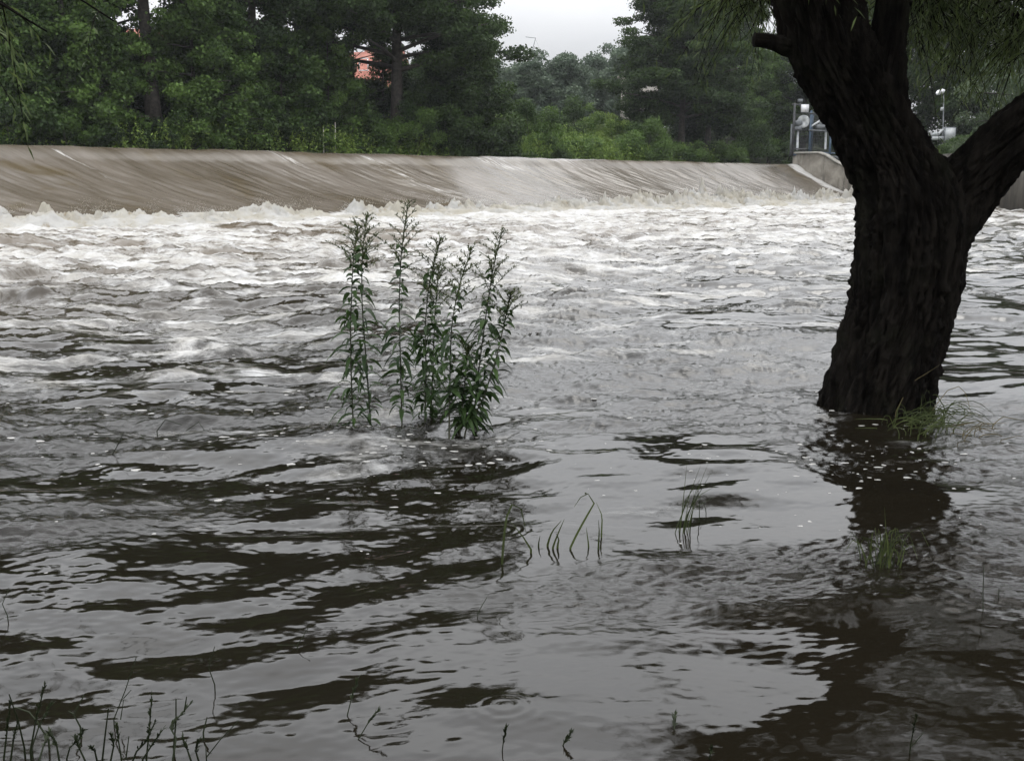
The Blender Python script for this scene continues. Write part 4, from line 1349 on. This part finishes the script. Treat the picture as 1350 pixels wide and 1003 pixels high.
def goldenrod(label, path, seed, plume=.30, leaf_n=44, lmax=.125, dy=0.0, bare=.0, bushy=14):
    """path: picture points from the waterline to the tip"""
    rng = np.random.default_rng(seed)
    g0 = on_z(path[0][0], path[0][1])
    Yd = g0[1] + dy
    P = np.array([at(a, c, Yd + 0.03 * i * rng.normal()) for i, (a, c) in enumerate(path)])
    P = np.concatenate([[P[0] - np.array([0, 0, .25])], P])
    d = np.concatenate([[0], np.cumsum(np.linalg.norm(np.diff(P, axis=0), axis=1))])
    H = d[-1]
    s_ = np.linspace(0, H, 40)
    C = np.stack([np.interp(s_, d, P[:, j]) for j in range(3)], -1)
    ker = np.ones(5) / 5
    for j in range(3):
        pad = np.concatenate([np.full(2, C[0, j]), C[:, j], np.full(2, C[-1, j])])
        C[:, j] = np.convolve(pad, ker, 'valid')
    root = empty('goldenrod', (P[1][0], P[1][1], 0), label, 'plant', 'goldenrod stems standing in the flood')
    mb = MB(); mb.tube(C, np.linspace(.0062, .0022, len(C)), 6)
    child(mb.build('stem', M['stem'], smooth=True), root)
    fu = lambda u_: np.array([np.interp(u_ * H, s_, C[:, j]) for j in range(3)])
    lv_ = Strips()
    u0 = .25 / H
    leaf_n = int(leaf_n * 1.55)
    for i in range(leaf_n):
        u_ = u0 + .02 + bare + (1 - plume * .62 - u0 - bare) * (i + rng.uniform(0, .6)) / leaf_n
        az = i * 2.4 + rng.uniform(-.4, .4)
        f_ = (u_ - u0) / (1 - plume - u0)
        L = lmax * (.72 + .5 * math.sin(math.pi * min(1, f_ * .9 + .05))) * rng.uniform(.7, 1.1) * (1.0 if f_ < .75 else .75)
        el = rng.uniform(.1, .8)
        dv = np.array([math.cos(az) * math.cos(el), math.sin(az) * math.cos(el) * .9, math.sin(el)])
        V, Fc_ = strip_leaf(fu(u_), dv, L, .031 * rng.uniform(.75, 1.25), rng.uniform(.4, 1.15), rng)
        lv_.add(V, Fc_, .4 + rng.normal(0, .22))
    for i in range(bushy):       # side shoots with extra leaves low down
        u_ = rng.uniform(u0 + .02, .62)
        az = rng.uniform(0, 2 * math.pi)
        p0 = fu(u_) + np.array([math.cos(az), math.sin(az), 0]) * rng.uniform(.01, .07)
        el = rng.uniform(-.3, .9)
        V, Fc_ = strip_leaf(p0, np.array([math.cos(az) * math.cos(el), math.sin(az) * math.cos(el), math.sin(el)]), lmax * rng.uniform(.6, 1.1), .030, rng.uniform(.5, 1.3), rng)
        lv_.add(V, Fc_, .35 + rng.normal(0, .22))
    child(lv_.build('foliage', M['goldenrod_leaf']), root)
    pl, pm = Strips(), MB()
    nb_ = int(20 * plume / .3)
    for i in range(nb_):
        u_ = 1 - plume * .95 * (1 - (i + .3) / nb_)
        az = i * 2.4 + rng.uniform(-.4, .4)
        f_ = (u_ - (1 - plume)) / plume
        L = (.19 * (1 - f_) + .05) * rng.uniform(.65, 1.15)
        el = rng.uniform(.55, 1.1)
        p0 = fu(u_)
        dv = np.array([math.cos(az) * math.cos(el), math.sin(az) * math.cos(el), math.sin(el)])
        uu = np.linspace(0, 1, 9)
        c = p0 + dv * (L * uu)[:, None] + np.array([math.cos(az), math.sin(az), -.5]) * (L * .22 * uu ** 2)[:, None]
        pm.tube(c, np.linspace(.0026, .0012, 9), 4)
        for k_ in range(int(L / .0065)):
            q_ = rng.uniform(.15, 1)
            pp = np.array([np.interp(q_, uu, c[:, j]) for j in range(3)]) + rng.normal(0, .003, 3)
            V, Fc_ = strip_leaf(pp, dv + rng.normal(0, .6, 3), rng.uniform(.016, .032), .0085, .1, rng, seg=2)
            pl.add(V, Fc_, .4 + rng.normal(0, .25))
    for k_ in range(70):
        q_ = 1 - plume * .55 * rng.uniform(0, 1)
        V, Fc_ = strip_leaf(fu(q_) + rng.normal(0, .005, 3), rng.normal(0, .6, 3) + np.array([0, 0, .8]), rng.uniform(.012, .03), .007, .1, rng, seg=2)
        pl.add(V, Fc_, .45 + rng.normal(0, .25))
    up_ = np.linspace(1 - plume, 1, 12)
    pm.tube(np.array([fu(a) for a in up_]), .0035, 4)
    for Vb, Fb in [(np.concatenate(pm.V), np.concatenate(pm.Fc))]:
        pl.add(Vb, Fb, .25)
    child(pl.build('flower_head', M['goldenrod_bud']), root)
    return root


goldenrod('leftmost goldenrod stem of the clump, slightly shorter than its neighbour', [(466, 566), (463, 500), (462, 430), (465, 350), (472, 292)], 1, .24, 50)
goldenrod('second goldenrod stem from the left, leaning left with a wide plume', [(489, 562), (483, 480), (477, 400), (477, 340), (484, 281)], 2, .33, 44)
goldenrod('tallest goldenrod with a lone straight stem reaching the foam line', [(530, 559), (528, 480), (526, 400), (529, 330), (539, 262)], 3, .29, 44, bare=.02)
goldenrod('goldenrod in the middle of the clump with dense dark leaves at its foot', [(560, 554), (562, 490), (560, 430), (566, 370), (582, 311)], 4, .30, 54, bushy=26)
goldenrod('short goldenrod close behind the middle stem, plume half as high', [(568, 552), (571, 480), (573, 420), (579, 347)], 5, .26, 40, dy=.15)
goldenrod('thin goldenrod right of the middle, bare stem showing', [(592, 571), (593, 500), (595, 430), (604, 380), (624, 322)], 6, .33, 34, bare=.04)
goldenrod('tallest goldenrod on the right side, leaning right with a full plume', [(623, 565), (632, 480), (640, 420), (649, 358), (663, 299)], 7, .30, 56, bushy=30)
goldenrod('rightmost goldenrod, short and slanting out to the right', [(612, 566), (636, 530), (655, 470), (664, 430), (674, 384)], 8, .24, 42, dy=-.05, bushy=10)
goldenrod('low leafy goldenrod without a plume filling the right foot of the clump', [(606, 569), (610, 530), (614, 490), (618, 455)], 9, .12, 40, dy=.05, lmax=.14, bushy=40)


# ------------------------------------------------------------------ grasses and stalks
def blade(st_, pts, W, t, rng, seg=9):
    P = np.asarray(pts, float)
    d = np.concatenate([[0], np.cumsum(np.linalg.norm(np.diff(P, axis=0), axis=1))])
    s_ = np.linspace(0, d[-1], seg + 1)
    C = np.stack([np.interp(s_, d, P[:, j]) for j in range(3)], -1)
    tg = np.gradient(C, axis=0); tg /= np.linalg.norm(tg, axis=1)[:, None] + 1e-9
    sd_ = np.cross(tg, np.array([0, 1.0, 0]) + rng.normal(0, .3, 3)); sd_ /= np.linalg.norm(sd_, axis=1)[:, None] + 1e-9
    u_ = np.linspace(0, 1, seg + 1)
    w_ = W * .5 * np.clip(1.15 - u_ ** 2.2, .12, 1)
    nm = np.cross(sd_, tg)
    V = np.stack([C + sd_ * w_[:, None], C + nm * w_[:, None] * .4, C - sd_ * w_[:, None]], 1).reshape(-1, 3)
    st_.add(V, grid_faces(seg + 1, 3), t)


def px_path(path, dy=0.0):
    g0 = on_z(*path[0])
    P = [at(a, c, g0[1] + dy * i) for i, (a, c) in enumerate(path)]
    P.insert(0, P[0] - np.array([0, 0, .12]))
    return P


rng = np.random.default_rng(55)


def grass_thing(name, label, paths, W, mat, group=None, cat='grass', tint=.4):
    g0 = on_z(*paths[0][0])
    root = empty(name, g0, label, cat, group)
    for pth in paths:
        s_ = Strips()
        blade(s_, px_path(pth, rng.normal(0, .01)), W * rng.uniform(.8, 1.2), np.clip(tint + rng.normal(0, .2), 0, 1), rng)
        child(s_.build('blade', M[mat]), root)
    return root


# bent sedges in the middle
grass_thing('sedge_tuft', 'tall sedge blade folded over into a hook, left of the bent sedges', [[(662, 738), (666, 690), (671, 668), (680, 661), (688, 672), (694, 705)], [(700, 724), (690, 708), (674, 688)]], .010, 'grass', 'bent sedges in mid water')
grass_thing('sedge_tuft', 'short pair of kinked sedge blades between the hook and the tall arch', [[(729, 720), (737, 700), (744, 684)], [(722, 716), (728, 700), (740, 686)], [(735, 719), (737, 710), (733, 703)]], .011, 'grass', 'bent sedges in mid water')
grass_thing('sedge_tuft', 'tall arched sedge blades with tips bent down to the water', [[(752, 720), (768, 690), (784, 662), (780, 655), (771, 647), (757, 668)], [(770, 648), (777, 655), (783, 672)], [(793, 702), (794, 680), (786, 662)], [(776, 718), (774, 704), (773, 695)], [(789, 720), (790, 700), (789, 685)], [(710, 716), (712, 706)]], .010, 'grass', 'bent sedges in mid water')
pths = []
for i in range(11):
    a = 903 + rng.normal(0, 6)
    pths.append([(a, 694 + rng.uniform(-2, 6)), (a + rng.uniform(2, 12), 670 + rng.normal(0, 6)), (a + rng.uniform(8, 42), 640 - rng.uniform(-15, 45))])
pths += [[(922, 683), (922, 660), (919, 640)], [(931, 672), (926, 662), (920, 652)]]
grass_thing('sedge_tuft', 'slanting grass tuft alone in mid water, left of the trunk reflection', pths, .0045, 'grass', 'grass tufts in the flood', tint=.3)
pths = []
for i in range(26):
    a, sgn_ = 1158 + rng.normal(0, 14), rng.choice([-1, 1])
    hgt_ = rng.uniform(18, 50); ww = sgn_ * rng.uniform(6, 44)
    pths.append([(a, 742 + rng.uniform(-6, 10)), (a + ww * .3, 742 - hgt_ * .8), (a + ww * .7, 742 - hgt_), (a + ww, 742 - hgt_ * rng.uniform(.2, .7))])
pths.append([(1169, 735), (1168, 700), (1166, 668)])
grass_thing('grass_tuft', 'drooping grass tuft in the dark reflection below the willow trunk', pths, .006, 'grass', 'grass tufts in the flood', tint=.55)
# flotsam grass caught at the foot of the trunk
pths = []
for i in range(100):
    a, c = 1215 + rng.normal(0, 24), 556 + rng.normal(0, 9)
    ww, hgt_ = rng.uniform(-45, 80), rng.uniform(0, 34) * rng.uniform(.3, 1)
    pths.append([(a, c), (a + ww * .35, c - hgt_), (a + ww * .7, c - hgt_ * rng.uniform(.5, 1.1)), (a + ww, c - hgt_ * rng.uniform(-.1, .6))])
grass_thing('grass_tuft', 'thick mat of flattened grass caught against the foot of the willow', pths, .006, 'grass', 'grass tufts in the flood', tint=.5)
pths = [[(1180, 545), (1200, 505), (1225, 490), (1240, 480)], [(1178, 518), (1185, 530), (1190, 540)], [(1226, 545), (1248, 515), (1268, 508), (1276, 525), (1282, 560)],
        [(1265, 530), (1280, 545), (1286, 562)], [(1248, 562), (1290, 555), (1318, 566)], [(1252, 570), (1300, 578), (1340, 582)], [(1240, 492), (1256, 500), (1260, 510)], [(1290, 520), (1310, 528)]]
for i in range(14):
    a, c = rng.uniform(1240, 1320), rng.uniform(552, 585)
    pths.append([(a, c), (a + rng.uniform(8, 25), c - rng.uniform(0, 14)), (a + rng.uniform(26, 50), c + rng.uniform(-6, 6))])
grass_thing('dry_stalk', 'brown dry stalks drifting right of the willow foot', pths, .006, 'grass_dry', 'grass tufts in the flood', tint=.4)


# dark seed stalks at the lower left and single twigs sticking out of the water
def stalk(label, path, seeds=True, W=.0058, group='dark grass stalks at the lower edge', twigs=()):
    g0 = on_z(*path[0])
    root = empty('grass_stalk', g0, label, 'grass stalk', group)
    P = np.array(px_path(path, rng.normal(0, .02)))
    mb = MB(); mb.tube(P, np.linspace(W * .6, W * .3, len(P)), 5)
    for tw in twigs:
        Pt = np.array([at(a, c, g0[1]) for a, c in tw]); mb.tube(Pt, np.linspace(W * .45, W * .25, len(Pt)), 5)
    t = np.full(mb.n, .3)
    child(mb.build('stem', M['grass_dark'], attrs={'tint': ('FLOAT', t)}), root)
    if seeds:
        s_ = Strips()
        L_ = np.linalg.norm(P[-1] - P[1])
        for k_ in range(34):
            q_ = 1 - rng.uniform(0, .6)
            i = q_ * (len(P) - 2); k0 = int(min(i, len(P) - 3)); f_ = i - k0
            p0 = P[1 + k0] * (1 - f_) + P[2 + k0] * f_
            dv = (P[-1] - P[-2]) / np.linalg.norm(P[-1] - P[-2]) + rng.normal(0, .3, 3)
            V, Fc_ = strip_leaf(p0, dv, rng.uniform(.012, .022), .0056, .05, rng, seg=2)
            s_.add(V, Fc_, rng.uniform(.1, .7))
        child(s_.build('seed_head', M['grass_dark']), root)
    return root


stalk('dark seed stalk at the extreme lower left corner', [(5, 1000), (9, 965), (14, 925)])
stalk('thin bent stalk beside the lower left corner', [(32, 985), (24, 950), (12, 915)], False)
stalk('upright seed stalk, tallest of the lower left corner', [(40, 990), (48, 945), (59, 903)])
stalk('seed stalk leaning right in the lower left corner', [(42, 985), (52, 955), (67, 929)], True, .005)
stalk('arched bare grass blade in the lower left corner', [(64, 975), (48, 950), (38, 938), (20, 932)], False, .006)
stalk('forked stalk standing apart above the lower left tufts', [(106, 958), (97, 941), (111, 916)], False, twigs=[[(97, 941), (90, 937)]])
stalk('tall straight stalk with a side shoot, left of centre stalks', [(150, 948), (165, 910), (180, 865)], False, .004, twigs=[[(163, 920), (173, 909)], [(159, 948), (163, 922)]])
stalk('slim upright stalk right of the tall straight one', [(135, 1000), (139, 965), (143, 934)], False)
stalk('seed stalk standing in the middle of the lower left tufts', [(193, 1000), (197, 960), (200, 918)])
stalk('dark stalk with a thick kinked tip among lower left tufts', [(228, 1001), (232, 972), (224, 958), (238, 942), (252, 926)], True, .006, twigs=[[(243, 938), (246, 918)]])
stalk('thin stalk behind the kinked one', [(229, 985), (232, 950), (232, 921)], False)
stalk('leaning stalk at the right of the lower left tufts', [(272, 998), (290, 975), (314, 950)], False, .004, twigs=[[(272, 998), (271, 980)]])
stalk('small forked stalk above the leaning one', [(268, 965), (273, 945)], False)
stalk('short stubby seed stalk at the bottom edge', [(128, 1003), (125, 990), (121, 985)], True, .006)
stalk('broad dark grass head at the bottom edge', [(175, 1003), (180, 990), (192, 978), (205, 950)], True, .006)
stalk('crooked dark stalk near the bottom edge', [(88, 1000), (92, 985), (104, 975), (110, 962)], True, .005)
stalk('pair of leaning stalks near the bottom edge', [(160, 1000), (156, 975), (154, 955)], True, .005, twigs=[[(166, 1000), (170, 970)]])
for lb, pth in (('dark seed stalk just right of the extreme corner stalk', [(14, 1002), (18, 972), (24, 948)]), ('low seed stalk under the arched blade', [(52, 1001), (58, 980), (66, 962)]),
                ('low crooked seed stalk left of the broad grass head', [(146, 1002), (150, 982), (146, 968)]), ('thin seed stalk leaning left under the stubby one', [(112, 1002), (104, 985), (100, 972)]),
                ('seed stalk leaning right behind the broad grass head', [(188, 1001), (200, 982), (214, 962)]), ('short seed stalk right of the kinked stalk', [(252, 1003), (247, 988), (241, 972)]),
                ('low seed stalk left of the leaning one at the bottom', [(262, 1003), (258, 990), (262, 976)]), ('seed stalk curving left near the corner', [(78, 1002), (74, 978), (64, 966)])):
    stalk(lb, pth, True, .006)
SG = 'lone stalks poking out of the water'
stalk('lone bent twig in the smooth grey water', [(283, 902), (275, 880), (283, 852)], False, .004, SG)
stalk('small leaning twig in the grey water near centre left', [(392, 850), (400, 838), (407, 826)], False, .004, SG, twigs=[[(365, 850), (392, 850)]])
stalk('tall seed stalk at the left end of the dark swell', [(458, 942), (464, 918), (472, 893)], True, .004, SG)
stalk('seed stalk leaning right beside the dark swell', [(472, 975), (485, 953), (498, 936)], True, .004, SG)
stalk('slim stalk standing in the raindrop rings', [(661, 998), (664, 975), (667, 960)], True, .004, SG)
stalk('dark pointed stalk at the bottom centre', [(738, 992), (744, 978), (753, 965)], True, .005, SG)
stalk('short upright stalk right of bottom centre', [(889, 972), (889, 955), (890, 942)], True, .004, SG)
stalk('dark spike at the bottom edge right of centre', [(934, 1003), (937, 992), (938, 985)], True, .005, SG)
stalk('slanting twig in the ripples above the dark swell', [(630, 808), (636, 797), (642, 787)], False, .004, SG)
stalk('slanting twig at mid left in front of the goldenrods', [(148, 600), (156, 585), (163, 570)], False, .006, SG)
stalk('thin twig bent over the water left of the goldenrods', [(207, 568), (218, 553), (240, 560)], False, .007, SG, twigs=[[(245, 568), (262, 556), (270, 568)]])
stalk('upright twig at the right edge in the ripples', [(1296, 810), (1296, 780), (1297, 745)], False, .004, SG)
stalk('second upright twig at the right edge', [(1316, 795), (1317, 775)], False, .004, SG)
stalk('leaning stalk at the lower right corner area', [(1200, 985), (1204, 962), (1208, 945)], True, .004, SG, twigs=[[(1200, 985), (1218, 965)]])
stalk('twig at the left edge in the dark band', [(10, 812), (3, 796), (12, 775)], False, .004, SG)

# ------------------------------------------------------------------ floating froth: little domes of foam in the calm water
rng = np.random.default_rng(31)
pts = []
for cxp, cyp, sx, sy, n_, r0 in ((1125, 535, 30, 2.5, 40, .020), (1205, 538, 25, 3, 14, .018), (1150, 590, 90, 40, 60, .022), (560, 590, 80, 14, 46, .026), (300, 560, 220, 40, 120, .03), (900, 600, 260, 50, 60, .016), (600, 620, 400, 60, 60, .014),
                                 (1150, 640, 100, 40, 24, .018), (250, 480, 260, 40, 90, .028), (800, 500, 300, 40, 60, .022)):
    for _ in range(n_):
        p = on_z(cxp + rng.normal(0, sx), min(760, max(450, cyp + rng.normal(0, sy))))
        pts.append((p[0], p[1], r0 * .50 * rng.uniform(.25, 1.15) ** 1.5))
pts = np.array(pts)
hz = water_h(pts[:, 0], pts[:, 1])
ths = np.linspace(0, 2 * np.pi, 12, endpoint=False)
V, Fc, n0 = [], [], 0
for (x_, y_, r_), z_ in zip(pts, hz):
    st_ = rng.uniform(1, 2.2); ph = rng.uniform(0, 6.28, 3)
    rr = r_ * (1 + .22 * np.sin(2 * ths + ph[0]) + .16 * np.sin(3 * ths + ph[1]) + .1 * np.sin(5 * ths + ph[2]))
    for f_, zf in ((1.05, -.08), (.9, .10), (.55, .18), (.08, .2)):
        V.append(np.stack([x_ + rr * f_ * np.cos(ths) * st_, y_ + rr * f_ * np.sin(ths), np.full(12, z_ + r_ * zf)], -1))
    Fc.append(grid_faces(4, 12, True) + n0); n0 += 48
fr = mesh_np('floating_froth', np.concatenate(V), np.concatenate(Fc), M['bubble'], smooth=True)
tag(fr, 'small clots of pale froth drifting on the calm water', 'froth', kind='stuff')

# ------------------------------------------------------------------ damp air
b = NB('haze')
pv = b.n('ShaderNodeVolumePrincipled', {'Color': (0.86, 0.89, 0.92, 1), 'Density': 0.00022, 'Anisotropy': 0.2})
b.nt.links.new(pv.outputs[0], b.out.inputs['Volume'])
mb = MB(); mb.box((0, 0, 18.5), (5600, 5600, 41))
tag(mb.build('haze', b.mat), kind='stuff')

# ------------------------------------------------------------------ render settings
scn.render.engine = 'CYCLES'
scn.cycles.use_denoising = True
try:
    scn.cycles.denoiser = 'OPENIMAGEDENOISE'
except Exception:
    pass
scn.cycles.max_bounces = 6
scn.cycles.diffuse_bounces = 3
scn.cycles.glossy_bounces = 3
scn.cycles.transmission_bounces = 4
scn.cycles.transparent_max_bounces = 4
